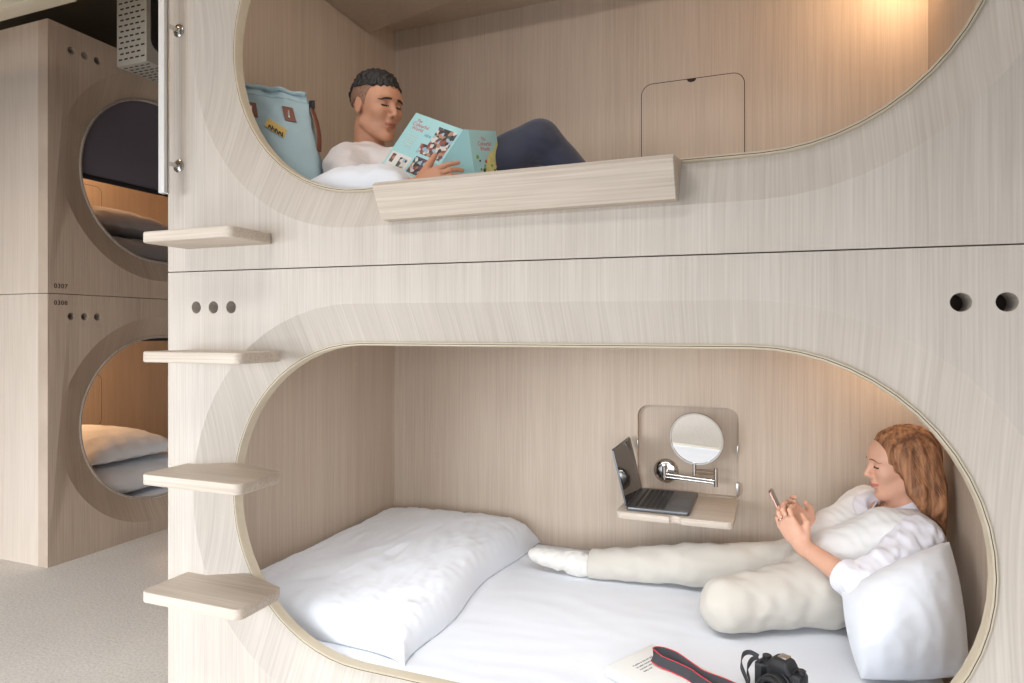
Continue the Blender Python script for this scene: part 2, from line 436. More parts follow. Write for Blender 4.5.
# ------------------------------------------------------------------ sculpting with distance fields
def surface(fn, lo, hi, res):
    """surface-nets mesh of fn(P) < 0 inside the box lo..hi, evaluated only near the surface"""
    lo = np.array(lo, float); hi = np.array(hi, float)
    B = 12; n = np.ceil((hi - lo) / res / B).astype(int) * B + 1
    V = np.ones(n, np.float32)
    ax = [lo[i] + np.arange(n[i]) * res for i in range(3)]
    nb = (n - 1) // B
    cc = np.stack(np.meshgrid(*[lo[i] + (np.arange(nb[i]) + .5) * B * res for i in range(3)], indexing='ij'), -1).reshape(-1, 3)
    d = fn(cc); half = B * res * .87
    bi = np.stack(np.meshgrid(*[np.arange(k) for k in nb], indexing='ij'), -1).reshape(-1, 3)
    for (i, j, k), dd in zip(bi, d):
        sl = tuple(slice(q * B, q * B + B + 1) for q in (i, j, k))
        if abs(dd) > half * 1.5 + .012:
            V[sl] = np.where(V[sl] == 1, 1.0 if dd > 0 else -1.0, V[sl]); continue
        P = np.stack(np.meshgrid(ax[0][sl[0]], ax[1][sl[1]], ax[2][sl[2]], indexing='ij'), -1).reshape(-1, 3)
        V[sl] = fn(P).reshape([B + 1] * 3)
    V[V == 0] = 1e-6
    S = V < 0
    c = [S[a:S.shape[0] - 1 + a, b:S.shape[1] - 1 + b, e:S.shape[2] - 1 + e] for a in (0, 1) for b in (0, 1) for e in (0, 1)]
    tot = sum(x.astype(np.int8) for x in c)
    act = np.argwhere((tot > 0) & (tot < 8))
    idx = -np.ones(tot.shape, np.int64); idx[tuple(act.T)] = np.arange(len(act))
    acc = np.zeros((len(act), 3)); cnt = np.zeros(len(act))
    for a, b in [((0,0,0),(1,0,0)),((0,1,0),(1,1,0)),((0,0,1),(1,0,1)),((0,1,1),(1,1,1)),((0,0,0),(0,1,0)),((1,0,0),(1,1,0)),((0,0,1),(0,1,1)),((1,0,1),(1,1,1)),((0,0,0),(0,0,1)),((1,0,0),(1,0,1)),((0,1,0),(0,1,1)),((1,1,0),(1,1,1))]:
        a = np.array(a); b = np.array(b)
        va = V[tuple((act + a).T)]; vb = V[tuple((act + b).T)]
        m = (va < 0) != (vb < 0); t = np.clip((va / (va - vb + 1e-12))[m], 0, 1)
        acc[m] += act[m] + a + t[:, None] * (b - a); cnt[m] += 1
    pts = lo + acc / cnt[:, None] * res
    F = []
    for axis in range(3):
        s0 = [slice(None)] * 3; s1 = [slice(None)] * 3; s0[axis] = slice(0, -1); s1[axis] = slice(1, None)
        e = np.argwhere(S[tuple(s0)] != S[tuple(s1)])
        u, v = [(1, 2), (2, 0), (0, 1)][axis]
        e = e[(e[:, u] > 0) & (e[:, v] > 0) & (e[:, u] < n[u] - 1) & (e[:, v] < n[v] - 1)]
        du = np.zeros(3, int); du[u] = 1; dv = np.zeros(3, int); dv[v] = 1
        q = np.stack([idx[tuple((e - du - dv).T)], idx[tuple((e - dv).T)], idx[tuple(e.T)], idx[tuple((e - du).T)]], 1)
        neg = S[tuple(e.T)]
        q = np.where(neg[:, None], q, q[:, ::-1]); F.append(q)
    F = np.concatenate(F); F = F[(F >= 0).all(1)]
    return pts, F
def np_mesh(pts, F):
    me = bpy.data.meshes.new('m'); me.vertices.add(len(pts)); me.vertices.foreach_set('co', np.asarray(pts, np.float32).ravel())
    me.loops.add(len(F) * 4); me.loops.foreach_set('vertex_index', np.asarray(F, np.int32).ravel())
    me.polygons.add(len(F)); me.polygons.foreach_set('loop_start', np.arange(len(F), dtype=np.int32) * 4)
    me.update(calc_edges=True); me.validate(); return me
def A(*v): return np.array(v, float)
def cone(P, a, b, r1, r2):
    a = np.asarray(a, float); b = np.asarray(b, float); ab = b - a; L2 = ab @ ab
    h = np.clip((P - a) @ ab / L2, 0, 1)
    return np.linalg.norm(P - a - h[:, None] * ab, axis=1) - (r1 + (r2 - r1) * h)
def ell(P, c, r, R=None):
    q = P - np.asarray(c, float)
    if R is not None: q = q @ R
    r = np.asarray(r, float)
    k0 = np.linalg.norm(q / r, axis=1); k1 = np.linalg.norm(q / (r * r), axis=1) + 1e-9
    return k0 * (k0 - 1) / k1
def smin(a, b, k):
    h = np.clip(.5 + .5 * (b - a) / k, 0, 1); return b + (a - b) * h - k * h * (1 - h)
def smax(a, b, k): return -smin(-a, -b, k)
def U(fs, k):
    d = fs[0]
    for f in fs[1:]: d = smin(d, f, k)
    return d
def frame_of(loc, fwd, up=(0, 0, 1)):
    """3x3 with columns forward, left, up"""
    f = np.array(fwd, float); f /= np.linalg.norm(f); u = np.array(up, float)
    l = np.cross(u, f); l /= np.linalg.norm(l); u = np.cross(f, l)
    return np.stack([f, l, u], 1)
class Folds:
    """cloth folds: a few warped sine trains"""
    def __init__(s, seed, wave, n=5, along=None):
        g = np.random.RandomState(seed); s.k = []
        for i in range(n):
            d = g.normal(size=3)
            if along is not None: d = d - .85 * (d @ along) * np.array(along)
            d /= np.linalg.norm(d); s.k.append((d * 2 * PI / (wave * g.uniform(.6, 1.5)), g.uniform(0, 6), g.normal(size=3) / wave * 1.3))
    def __call__(s, P):
        t = np.zeros(len(P))
        for d, ph, w in s.k:
            t += np.sin(P @ d + ph + 1.2 * np.sin(P @ w + ph * 2)) ** 1
        return t / math.sqrt(len(s.k))

# ------------------------------------------------------------------ people: heads and hands
def head_sdf(P, o, R, sc=1.0, man=False, ears=True):
    q = ((P - o) @ R) / sc; y = np.abs(q[:, 1]); Q = q.copy(); Q[:, 1] = y
    d = U([ell(q, (-.014, 0, .030), (.098, .077, .086)), ell(q, (.030, 0, .025), (.062, .064, .066)),
           ell(q, (.026, 0, -.040), (.062, .056, .078))], .025)
    jw = .050 if man else .043
    d = smin(d, cone(Q, (-.005, jw, -.058), (.062, .012, -.098), .021, .017), .025)
    d = smin(d, ell(q, (.073, 0, -.099), (.018, .020, .016)), .018)
    d = smin(d, ell(Q, (.062, .036, -.020), (.024, .024, .022)), .02)
    d = smin(d, cone(Q, (.081, .012, .031), (.072, .045, .030), .0085, .010), .014)        # brow ridge
    d = smax(d, -ell(Q, (.100, .031, .010), (.018, .019, .013)), .012)                       # eye socket
    d = smin(d, ell(Q, (.0715, .031, .009), (.0150, .0165, .0125)), .004)                    # closed-over lid ball
    nw = .0125 if man else .010
    d = smin(d, cone(q, (.088, 0, .014), (.107, 0, -.024), .0075, .0095), .010)              # nose
    d = smin(d, ell(Q, (.097, nw, -.030), (.011, .0075, .0075)), .006)
    d = smin(d, ell(q, (.087, 0, -.046), (.010, .016, .012)), .01)
    d = smin(d, ell(q, (.0915, 0, -.0565), (.0105, .021, .0055)), .005)
    d = smin(d, ell(q, (.0895, 0, -.0665), (.0105, .018, .0065)), .005)
    d = smax(d, -ell(q, (.102, 0, -.0612), (.009, .022, .0014)), .003)
    d = smax(d, -ell(q, (.094, 0, -.080), (.010, .016, .006)), .01)
    if ears:
        e = ell(Q, (-.010, .078, -.004), (.019, .007, .031)); e = smax(e, -ell(Q, (-.004, .086, .000), (.011, .006, .020)), .004)
        d = smin(d, e, .006)
    return d * sc
def face_materials(me, o, R, sc, lip_i, line_i):
    n = len(me.polygons); c = np.zeros(n * 3); me.polygons.foreach_get('center', c); q = ((c.reshape(-1, 3) - o) @ R) / sc
    mi = np.zeros(n, np.int32); me.polygons.foreach_get('material_index', mi)
    y = np.abs(q[:, 1])
    lip = (q[:, 0] > .075) & (np.where(q[:, 2] > -.0615, (q[:, 2] < -.0515 - y * .16), (q[:, 2] > -.0728 + y * y * 22)) & (y < .0235)) & (q[:, 2] > -.078)
    mi[lip] = lip_i
    lash = (q[:, 0] > .062) & (np.abs(q[:, 2] - (.0015 + 6.0 * (y - .031) ** 2)) < .0024) & (np.abs(y - .031) < .0150)
    mi[lash] = line_i
    me.polygons.foreach_set('material_index', mi)
def brows(o, R, sc, m, parent, fn, arch=.006, th=.0038):
    for s in (-1, 1):
        P = np.array([o + R @ (A(.092 - .0215 * (i / 10) ** 1.7, s * (.012 + .038 * i / 10), .0285 + arch * math.sin(PI * min(1, i / 10 * 1.15)) - .004 * i / 10) * sc) for i in range(11)])
        for _ in range(3):
            d0 = fn(P); g = np.stack([fn(P + A(*e)) - d0 for e in ((.002, 0, 0), (0, .002, 0), (0, 0, .002))], 1) / .002
            P = P - g / (np.linalg.norm(g, axis=1)[:, None] + 1e-6) * (d0 - .0002)[:, None]
        mb = MB().tube([tuple(p) for p in P], [th * sc * (.7 + .5 * math.sin(PI * i / 10) - .35 * i / 10) for i in range(11)], 8)
        mb.build('eyebrow', m, parent, 60)
FINGERS = ((.028, .072, .0082), (.0095, .080, .0084), (-.0095, .075, .0080), (-.027, .060, .0070))
def hand_sdf(P, w, R, curl=(.4, .5, .3), thumb=((.022, .028, -.006), (.055, .052, -.026), (.080, .050, -.048)), sc=1.0, side=1, spread=.0, curls=None, y_tilt=0):
    """w wrist, R columns: along the fingers, towards the thumb (mirrored by side), out of the back of the hand"""
    q = ((P - w) @ R) / sc
    d = U([cone(q, (-.012, .0, 0), (.045, .012, 0), .0225, .0185), cone(q, (-.012, 0, 0), (.05, -.016, 0), .0205, .0165),
           cone(q, (.040, .020, .001), (.084, .027, .002), .0155, .0115), cone(q, (.04, .004, .003), (.088, .009, .003), .0150, .0115),
           cone(q, (.04, -.01, .002), (.086, -.0095, .002), .0150, .0110), cone(q, (.035, -.018, 0), (.078, -.026, .001), .0145, .0100)], .012)
    for f, (fy, L, r) in enumerate(FINGERS):
        c = curls[f] if curls else curl
        p = A(.088 - abs(fy) * .22, fy, .002); a = 0.0; ys = spread * fy
        for k, (fr, cr) in enumerate(((.45, c[0]), (.31, c[1]), (.24, c[2]))):
            a += cr; n = p + L * fr * A(math.cos(a), ys, -math.sin(a))
            d = smin(d, cone(q, p, n, r * (1 - .08 * k), r * (.94 - .09 * k)), .0035); p = n
    t = [A(*v) for v in thumb]
    d = smin(d, cone(q, t[0], t[1], .0155, .0115), .012)
    return smin(d, cone(q, t[1], t[2], .0108, .0088), .004) * sc
M['skin_w'] = mat('fair_skin', (222, 172, 146), 0.5, sss=.12, var=.04, vscale=(30, 30, 30))
M['skin_m'] = mat('tan_skin', (196, 142, 112), 0.5, sss=.12, var=.05, vscale=(30, 30, 30))
M['lip_w'] = mat('rose_lips', (200, 128, 112), 0.45)
M['lip_m'] = mat('brown_lips', (166, 106, 88), 0.5)
M['lash'] = mat('dark_lashes', (48, 32, 26), 0.7)
M['brow_w'] = mat('brown_brows', (142, 98, 72), 0.8)
M['hair_m'] = mat('black_hair', (26, 23, 23), 0.55, bump=1.0, bscale=160)
M['stubble'] = mat('short_shaved_hair_sides', (134, 100, 80), 0.8, var=.3, vscale=(160, 160, 160))
def hair_mat():
    m = bpy.data.materials.new('auburn_hair'); m.use_nodes = True
    nt = m.node_tree; N = nt.nodes.new; L = nt.links.new; b = nt.nodes['Principled BSDF']; b.inputs['Roughness'].default_value = .6
    tc = N('ShaderNodeTexCoord'); mp = N('ShaderNodeMapping'); mp.inputs['Scale'].default_value = (75, 75, 6); L(tc.outputs['Object'], mp.inputs[0])
    n = N('ShaderNodeTexNoise'); n.inputs['Scale'].default_value = 1; n.inputs['Detail'].default_value = 4; L(mp.outputs[0], n.inputs['Vector'])
    cr = N('ShaderNodeValToRGB'); e = cr.color_ramp.elements; e[0].position = .36; e[1].position = .66
    e[0].color = lin(112, 72, 48); e[1].color = lin(190, 136, 96); L(n.outputs['Fac'], cr.inputs[0]); L(cr.outputs[0], b.inputs['Base Color'])
    bp = N('ShaderNodeBump'); bp.inputs['Strength'].default_value = .12; bp.inputs['Distance'].default_value = .002; L(n.outputs['Fac'], bp.inputs['Height']); L(bp.outputs[0], b.inputs['Normal'])
    return m
M['hair_w'] = hair_mat()
M['blouse'] = mat('white_cotton_blouse', (236, 236, 244), 0.85, sheen=.2, bump=.2, bscale=600)
M['vest'] = mat('cream_knit_vest', (236, 236, 235), 0.9, sheen=.3, bump=.4, bscale=900)
M['chino'] = mat('beige_chino', (202, 196, 186), 0.85, sheen=.2, bump=.3, bscale=800)
M['sock'] = mat('off_white_socks', (222, 219, 213), 0.9, sheen=.3, bump=.4, bscale=700)
M['tee'] = mat('light_grey_tee', (214, 206, 204), 0.9, sheen=.2, bump=.2, bscale=700)
M['navy'] = mat('dark_navy_trousers', (50, 54, 72), 0.85, sheen=.25, bump=.3, bscale=700)

# ------------------------------------------------------------------ bedding
def fbm(p, f, seed=0.0, o=3): return mnoise.fractal(Vector((p[0] * f + seed, p[1] * f + seed * 1.7, p[2] * f - seed)), 1.0, 2.0, o)
def ridge(p, f, seed=0.0):
    w = mnoise.noise(Vector((p[0] * f * .5 + seed, p[1] * f * .5, p[2] * f * .5))) * 1.2
    v = mnoise.noise(Vector((p[0] * f + w + seed, p[1] * f - w, p[2] * f + w)))
    return 1 - abs(v) * 2.2
def cushion(name, c4, T, m, seed, parent=None, n=56, wr=.006, pinch=.06, flat=.35, floor=None, pw=(3.0, .55), wf=11):
    """a stuffed pillow between four corners (tl, tr, br, bl); T is its thickness, flat the share of it below the seam"""
    tl, tr, br, bl = [Vector(c) for c in c4]
    nrm = (tr - tl).cross(bl - tl).normalized()
    if nrm.y > 0 and abs(nrm.y) > .5 or (abs(nrm.y) <= .5 and nrm.z < 0): nrm = -nrm
    mb = MB()
    def pt(u, v, s):
        pu = u * (1 - pinch * (1 - v * v)); pv = v * (1 - pinch * (1 - u * u))
        a = (pu + 1) / 2; b = (pv + 1) / 2
        p = (tl * (1 - a) + tr * a) * (1 - b) + (bl * (1 - a) + br * a) * b
        h = ((1 - abs(u) ** pw[0]) * (1 - abs(v) ** pw[0])) ** pw[1] if abs(u) < 1 and abs(v) < 1 else 0
        k = T * h * (1 - flat if s > 0 else flat)
        r = wr * (ridge(p, wf, seed + s) * 1.0 + .5 * ridge(p, wf * 2.6, seed + 3 + s)) * min(1, h * 1.6)
        q = p + nrm * s * (k + (r if s > 0 else 0)) + nrm * .004 * math.sin(18 * u + 3 * v + seed) * (1 - h)
        if floor is not None and q.z < floor: q.z = floor + .0005
        return q
    ax = [math.sin(PI / 2 * (2 * i / (n - 1) - 1)) for i in range(n)]
    mb.grid(lambda a, b: pt(ax[round(a * (n - 1))], ax[round(b * (n - 1))], 1), n, n)
    mb.grid(lambda a, b: pt(ax[round(a * (n - 1))], ax[round(b * (n - 1))], -1), n, n)
    return mb.build(name, m, parent, 180, .0006)
def mattress(name, x0, x1, y0, y1, z0, z1, parent=None, seed=0):
    mb = MB(); nx, ny = 90, 56
    def f(a, b):
        x = x0 + (x1 - x0) * a; y = y0 + (y1 - y0) * b
        e = min(a * (x1 - x0), (1 - a) * (x1 - x0), b * (y1 - y0), (1 - b) * (y1 - y0))
        z = z1 - (.018 - min(e, .018)) ** 2 / .018 * 1.0
        p = (x, y, 0)
        z += (.0022 * ridge((x * .5, y * 1.6, 0), 7, seed) + .0012 * ridge((x, y * 2, 0), 19, seed)) * min(1, e / .05)
        return (x, y, z)
    mb.grid(f, nx, ny)
    q = bmesh.new()
    t = .0
    mb.box((x0, y0, z0), (x1, y1, z1 - .019), 0)
    lo = [f(i / 40, 0) for i in range(41)] + [f(1, i / 20) for i in range(21)] + [f(1 - i / 40, 1) for i in range(41)] + [f(0, 1 - i / 20) for i in range(21)]
    mb.sweep([[(p[0], p[1], z1 - .02) for p in lo], lo])
    return mb.build(name, M['sheet'], parent, 60)
mt = mattress('mattress', -1.590, .425, 1.484, 2.606, .0755, .180)
tag(mt, 'thin mattress under a smooth white fitted sheet in the lower bunk', 'mattress')
mt = mattress('mattress', -1.590, .510, 1.484, 2.606, 1.318, 1.4225, seed=5)
tag(mt, 'thin white mattress of the upper bunk, hidden behind the guard rail', 'mattress')

def duvet():
    mb = MB(); nx, ny = 96, 120
    x0, x1, y0, y1, zb = -1.586, -.885, 1.500, 2.602, .1835
    def f(a, b, s):
        u = 2 * a - 1; v = 2 * b - 1
        x = x0 + (x1 - x0) * a; y = y0 + (y1 - y0) * b
        if u > 0: x -= .045 * (u ** 4) * (1 - v ** 8) * (.6 + .4 * math.sin(5 * v + 1))   # edge drawn in between its corners
        if v < 0: y += .05 * (v ** 4) * (1 - u ** 6)
        h = max(0, (1 - abs(u) ** (7 if u > 0 else 14))) ** .50 * max(0, (1 - abs(v) ** 9)) ** .5
        T = .098 + .024 * b + .007 * math.sin(4.2 * a + 3.6 * b + 2)
        if s < 0: return (x, y, zb)
        p = (x, y, 0)
        r = .0060 * ridge((x * 1.5, y * .8, .3), 5, 2) + .0048 * ridge((x * 1.6, y * .6, 0), 13, 4) + .0022 * ridge((x * .8, y * 1.3, 0), 34, 6)
        eu = .0055 * ridge((x * .35, y, 0), 24, 1) * max(0, u) ** 3        # gathers running off the long edge
        return (x, y, zb + max(0, T * h + (r + eu) * min(1, h * 1.5)))
    ax = [math.sin(PI / 2 * (2 * i / (nx - 1) - 1)) * .5 + .5 for i in range(nx)]
    ay = [math.sin(PI / 2 * (2 * i / (ny - 1) - 1)) * .5 + .5 for i in range(ny)]
    for s in (1, -1):
        mb.grid(lambda a, b: f(ax[round(a * (nx - 1))], ay[round(b * (ny - 1))], s), nx, ny)
    return mb.build('folded_duvet', M['linen'], None, 180, .0006)
tag(duvet(), 'thick white folded duvet spread over the left end of the lower bunk', 'duvet')
pw_ = cushion('pillow', [(.190, 1.985, .362), (.455, 2.06, .507), (.472, 1.94, .215), (.222, 1.865, .190)], .20, M['linen'], 3, wr=.006, pinch=-.07, flat=.30, floor=.184, wf=10, pw=(2.4, .62))
tag(pw_, 'plump white pillow leaning behind the back of the woman in the lower bunk', 'pillow')
pw_ = cushion('pillow', [(-1.33, 1.80, 1.50), (-.96, 1.76, 1.49), (-.90, 1.53, 1.455), (-1.27, 1.52, 1.455)], .11, M['linen'], 9, wr=.006, flat=.3, floor=1.4265)
tag(pw_, 'crumpled white pillow at the elbow of the man in the upper bunk', 'pillow')

# ------------------------------------------------------------------ backpack on the upper bunk
M['bag'] = mat('pale_blue_canvas', (166, 190, 198), 0.8, bump=.4, bscale=500, var=.05, vscale=(9, 9, 9))
M['leather'] = mat('brown_leather', (122, 74, 56), 0.5, bump=.3, bscale=300)
M['label'] = mat('mustard_label', (214, 180, 104), 0.7)
M['black'] = mat('black_plastic', (30, 30, 33), 0.45)
M['ink'] = mat('dark_ink', (40, 38, 40), 0.8)
bag = thing('backpack', 'pale blue canvas backpack with brown leather patches in the corner of the upper bunk', 'backpack', (-1.43, 1.66, 1.4225))
def lerp(a, b, t): return tuple(a[i] + (b[i] - a[i]) * t for i in range(3))
bTL, bTR, bBL, bBR = (-1.562, 1.610, 1.850), (-1.376, 1.715, 1.822), (-1.500, 1.545, 1.4255), (-1.262, 1.665, 1.4255)
bw = Vector((.87, .49, 0)).normalized(); bn = Vector((.49, -.87, 0)).normalized()      # along its front, out of its front
def bag_front(a, t, out=0.0):
    """a point on the front cloth: a across, t up"""
    p = Vector(lerp(lerp(bBL, bBR, a), lerp(bTL, bTR, a), t))
    bul = .028 * math.sin(PI * min(1, a * 1.0)) ** .7 * (1 - t ** 3)
    w = .004 * ridge((p.x, p.y, p.z * .6), 16, 2) + .003 * math.sin(26 * (a * .6 + t * .9)) * t + .006 * math.sin(9 * a + 2) * t * t
    return p + bn * (bul + w + out)
mb = MB(); rings = []
for j in range(41):
    t = j / 40; ring = []
    dep = .13 * (1 - t ** 2.2) + .018
    for i in range(25): ring.append(bag_front(i / 24, t))
    R_ = Vector(lerp(bBR, bTR, t)); L_ = Vector(lerp(bBL, bTL, t))
    for i in range(1, 7):
        ring.append(R_ - bn * dep * i / 7 + bw * .012 * math.sin(PI * i / 7) * (1 - t) + bw * .004 * ridge(tuple(R_ - bn * dep * i / 7), 20, 5))
    for i in range(13): ring.append(lerp(R_, L_, i / 12) if False else Vector(lerp(R_, L_, i / 12)) - bn * (dep + .004))
    for i in range(6, 0, -1): ring.append(L_ - bn * dep * i / 7)
    rings.append([tuple(v) for v in ring])
mb.sweep(rings, caps=True); mb.build('bag_body', M['bag'], bag, 60)
mb = MB()       # rolled top seam
mb.tube([bag_front(i / 20, 1.0, .002) + Vector((0, 0, .002 + .003 * math.sin(i * 1.1))) for i in range(21)], .0075, 10)
mb.tube([bag_front(i / 20, .94, -.003) + Vector((0, 0, .002 * math.sin(i * 1.7))) for i in range(21)], .0055, 8)
mb.build('rolled_top', M['bag'], bag, 60)
def patch(a0, a1, t0, t1, out, n=8, skew=0.0, tilt=0.0):
    m = MB(); T0 = []
    def g(u, v, o): return tuple(bag_front(a0 + (a1 - a0) * u + skew * (v - .5), t0 + (t1 - t0) * v + tilt * (u - .5), o))
    m.grid(lambda u, v: g(u, v, out), n, n); m.grid(lambda u, v: g(u, v, -.001), n, n)
    E_ = [(i / (n - 1), 0) for i in range(n)] + [(1, i / (n - 1)) for i in range(n)] + [(1 - i / (n - 1), 1) for i in range(n)] + [(0, 1 - i / (n - 1)) for i in range(n)]
    m.sweep([[g(u, v, out) for u, v in E_], [g(u, v, -.001) for u, v in E_]])
    return m
for a, tag_ in ((.15, 0), (.66, 1)):
    pt_ = patch(a, a + .145, .745, .865, .004, skew=-.03).build('leather_patch', M['leather'], bag, 40)
    patch(a + .062, a + .080, .775, .835, .0065, 4).build('metal_slot', M['steel_soft'], pt_, 40)
pt_ = patch(.42, .66, .635, .705, .0035, skew=.05, tilt=-.085).build('woven_label', M['label'], bag, 40)
for k in range(9):
    a = .448 + .021 * k; patch(a, a + .014, .662 - .0075 * k, .690 - .0075 * k + .004 * (k % 3), .0048, 3, skew=.012 * (-1) ** k).build('lettering', M['ink'], pt_, None) if k % 4 != 9 else None
st = MB(); p0 = Vector(lerp(bTR, bBR, .10)) - bn * .01 + bw * .008
path = [p0 + Vector((.004 + .026 * t + .012 * math.sin(3 * t), 0, 0)) + Vector((0, 0, -.14 * t)) for t in [i / 12 for i in range(13)]]
st.tube(path, .011, 10, flat=(1, .28)); st.build('leather_strap', M['leather'], bag, 60)
bk = MB().box((-.010, -.004, -.014), (.010, .004, .014), .003, Matrix.Translation(path[0] + Vector((0, 0, .012))))
bk.build('strap_slider', M['black'], bag, 60)
bk = MB().box((-.018, -.004, -.010), (.018, .004, .010), .003, Matrix.Translation(Vector(bag_front(.86, .10, .004))))
bk.build('buckle', M['black'], bag, 60)

# ------------------------------------------------------------------ wall mirror on its folding arm
mir = thing('shaving_mirror', 'round chrome mirror on a folding arm above the fold-down desk', 'mirror', (-.372, 2.641, .517))
RX = Matrix.Rotation(PI / 2, 4, 'X')
fl = MB().lathe([(0, 0), (.047, 0), (.048, .003), (.045, .008), (.030, .013), (.012, .015), (0, .0155)], 40, Matrix.Translation((-.372, 2.641, .517)) @ RX)
fl.build('wall_flange', M['steel'], mir, 50)
ar = MB(); pz = .524; J1 = (-.372, 2.585); J2 = (-.178, 2.560); J3 = (-.252, 2.520)
ar.tube([(J1[0], 2.63, .517), (J1[0], J1[1], .517)], .008, 14)
ar.tube([(J1[0], J1[1], .492), (J1[0], J1[1], .545)], .0085, 16)
ar.tube([(J1[0], J1[1], .516), (J2[0], J2[1], .510)], .0048, 12); ar.tube([(J1[0], J1[1], .504), (J2[0], J2[1], .500)], .0048, 12)
ar.tube([(J2[0], J2[1], .487), (J2[0], J2[1], .556)], .0075, 16)
ar.tube([(J2[0], J2[1], .545), (J3[0], J3[1], .553)], .0048, 12); ar.tube([(J2[0], J2[1], .534), (J3[0], J3[1], .540)], .0048, 12)
ar.tube([(J3[0], J3[1], .533), (J3[0], J3[1], .580)], .0065, 14)
ar.build('folding_arm', M['steel'], mir, 50)
mm = Matrix.Translation((-.244, 2.508, .670)) @ Matrix.Rotation(math.radians(-6), 4, 'Z') @ Matrix.Rotation(math.radians(90 + 7), 4, 'X')
MB().lathe([(.090, -.004), (.098, -.004), (.1005, 0), (.098, .005), (.0925, .005), (.0915, .002)], 64, mm).build('mirror_frame', M['steel'], mir, 60)
M['glass'] = mat('mirror_glass', (236, 236, 234), 0.015, 1.0)
MB().lathe([(.0, .0022), (.092, .0022), (.092, -.003), (0, -.003)], 64, mm).build('mirror_glass', M['glass'], mir, 30)

# ------------------------------------------------------------------ laptop on the desk
M['alu'] = mat('dark_grey_aluminium', (112, 114, 118), 0.35, 0.85)
M['keys'] = mat('black_keys', (34, 35, 38), 0.5)
M['screen'] = mat('glossy_dark_screen', (46, 38, 36), 0.06, 0.0, spec=.9)
lap = thing('laptop', 'open dark grey laptop on the fold-down desk of the lower bunk', 'laptop', (-.35, 2.45, .4405))
by0, by1, bx0, bx1 = 2.288, 2.594, -.462, -.245
b_ = MB().prism(rounded(bx1 - bx0, by1 - by0, .012, 5, (bx0 + bx1) / 2, (by0 + by1) / 2), .4410, .4525, 'Z', .0015).build('laptop_base', M['alu'], lap, 40)
kb = MB()
for r in range(6):
    for c in range(14):
        y = by1 - .020 - c * .0192; x = bx0 + .026 + r * .0178
        if r == 5 and 4 <= c <= 8:
            if c == 4: kb.box((x, y - .0192 * 4 - .017, .4525), (x + .0155, y, .4534), .0008, seg=1)
            continue
        kb.box((x, y - .0168, .4525), (x + .0155 * (.6 if r == 0 else 1), y, .4534), .0008, seg=1)
kb.build('keyboard', M['keys'], b_, 40)
MB().prism(rounded(.066, .105, .005, 3, bx1 - .042, (by0 + by1) / 2), .4525, .4528, 'Z').build('touchpad', M['alu'], b_, 40)
sm = Matrix.Translation((bx0 + .004, (by0 + by1) / 2, .454)) @ Matrix.Rotation(math.radians(-14), 4, 'Y')
ld = MB().prism(rounded(by1 - by0, .204, .010, 5, 0, .102), -.006, 0, 'X', .001, sm).build('screen_lid', M['alu'], lap, 40)
MB().prism(rounded(by1 - by0 - .008, .194, .007, 5, 0, .103), 0, .0008, 'X', 0, sm).build('display', M['screen'], ld, 40)
MB().tube([(bx0 + .004, by0 + .03, .453), (bx0 + .004, by1 - .03, .453)], .0045, 12).build('hinge_bar', M['black'], lap, 50)

# ------------------------------------------------------------------ book and camera on the lower bed
M['cover'] = mat('off_white_book_cover', (226, 226, 222), 0.7)
M['pages'] = mat('book_pages', (240, 238, 232), 0.85, var=.04, vscale=(3, 3, 900))
def quadframe(o, ex, ey):
    ex = Vector(ex).normalized(); ez = ex.cross(Vector(ey)).normalized(); ey = ez.cross(ex)
    return Matrix.Translation(o) @ Matrix((ex, ey, ez)).transposed().to_4x4()
wb = thing('book', 'white paperback with small printed lines lying on the sheet beside the camera', 'book', (-.23, 1.70, .184))
fm = quadframe((-.384, 1.655, .1835), (.089, .162, 0), (-.6, .3, 0))        # x along the spine edge, y to the left
fm = Matrix.Translation((-.384, 1.655, .1835)) @ Matrix.Rotation(math.atan2(.162, .089), 4, 'Z')
MB().box((.002, -.243, .002), (.183, -.002, .0235), .001, fm).build('page_block', M['pages'], wb, 40)
cv = MB().box((0, -.246, .0236), (.186, 0, .0256), .0008, fm).box((0, -.246, 0), (.186, 0, .0018), .0006, fm).box((0, -.0018, 0), (.186, 0, .0256), .0006, fm).build('cover', M['cover'], wb, 40)
tx = []
for k, s in enumerate(('A guide to the city and', 'its quiet corners for', 'travellers who like to', 'sleep well')):
    tx.append(text_mesh(s, .0085, fm @ Matrix.Translation((.052, -.046 - .0115 * k, .0257)), .00015))
link('printed_lines', join_meshes(tx), M['ink'], cv, None)

M['cam'] = mat('black_camera_body', (34, 35, 38), 0.5, bump=.5, bscale=700)
M['cam_gloss'] = mat('camera_lens_glass', (20, 22, 30), 0.08, spec=.9)
M['strap'] = mat('dark_grey_strap', (62, 62, 66), 0.85, bump=.3, bscale=900)
M['red'] = mat('red_strap_edge', (196, 44, 60), 0.7)
ca = thing('camera', 'black interchangeable-lens camera with a striped strap on the lower bed', 'camera', (.035, 1.80, .184))
cm = Matrix.Translation((.032, 1.722, .1835)) @ Matrix.Rotation(math.radians(-30), 4, 'Z')
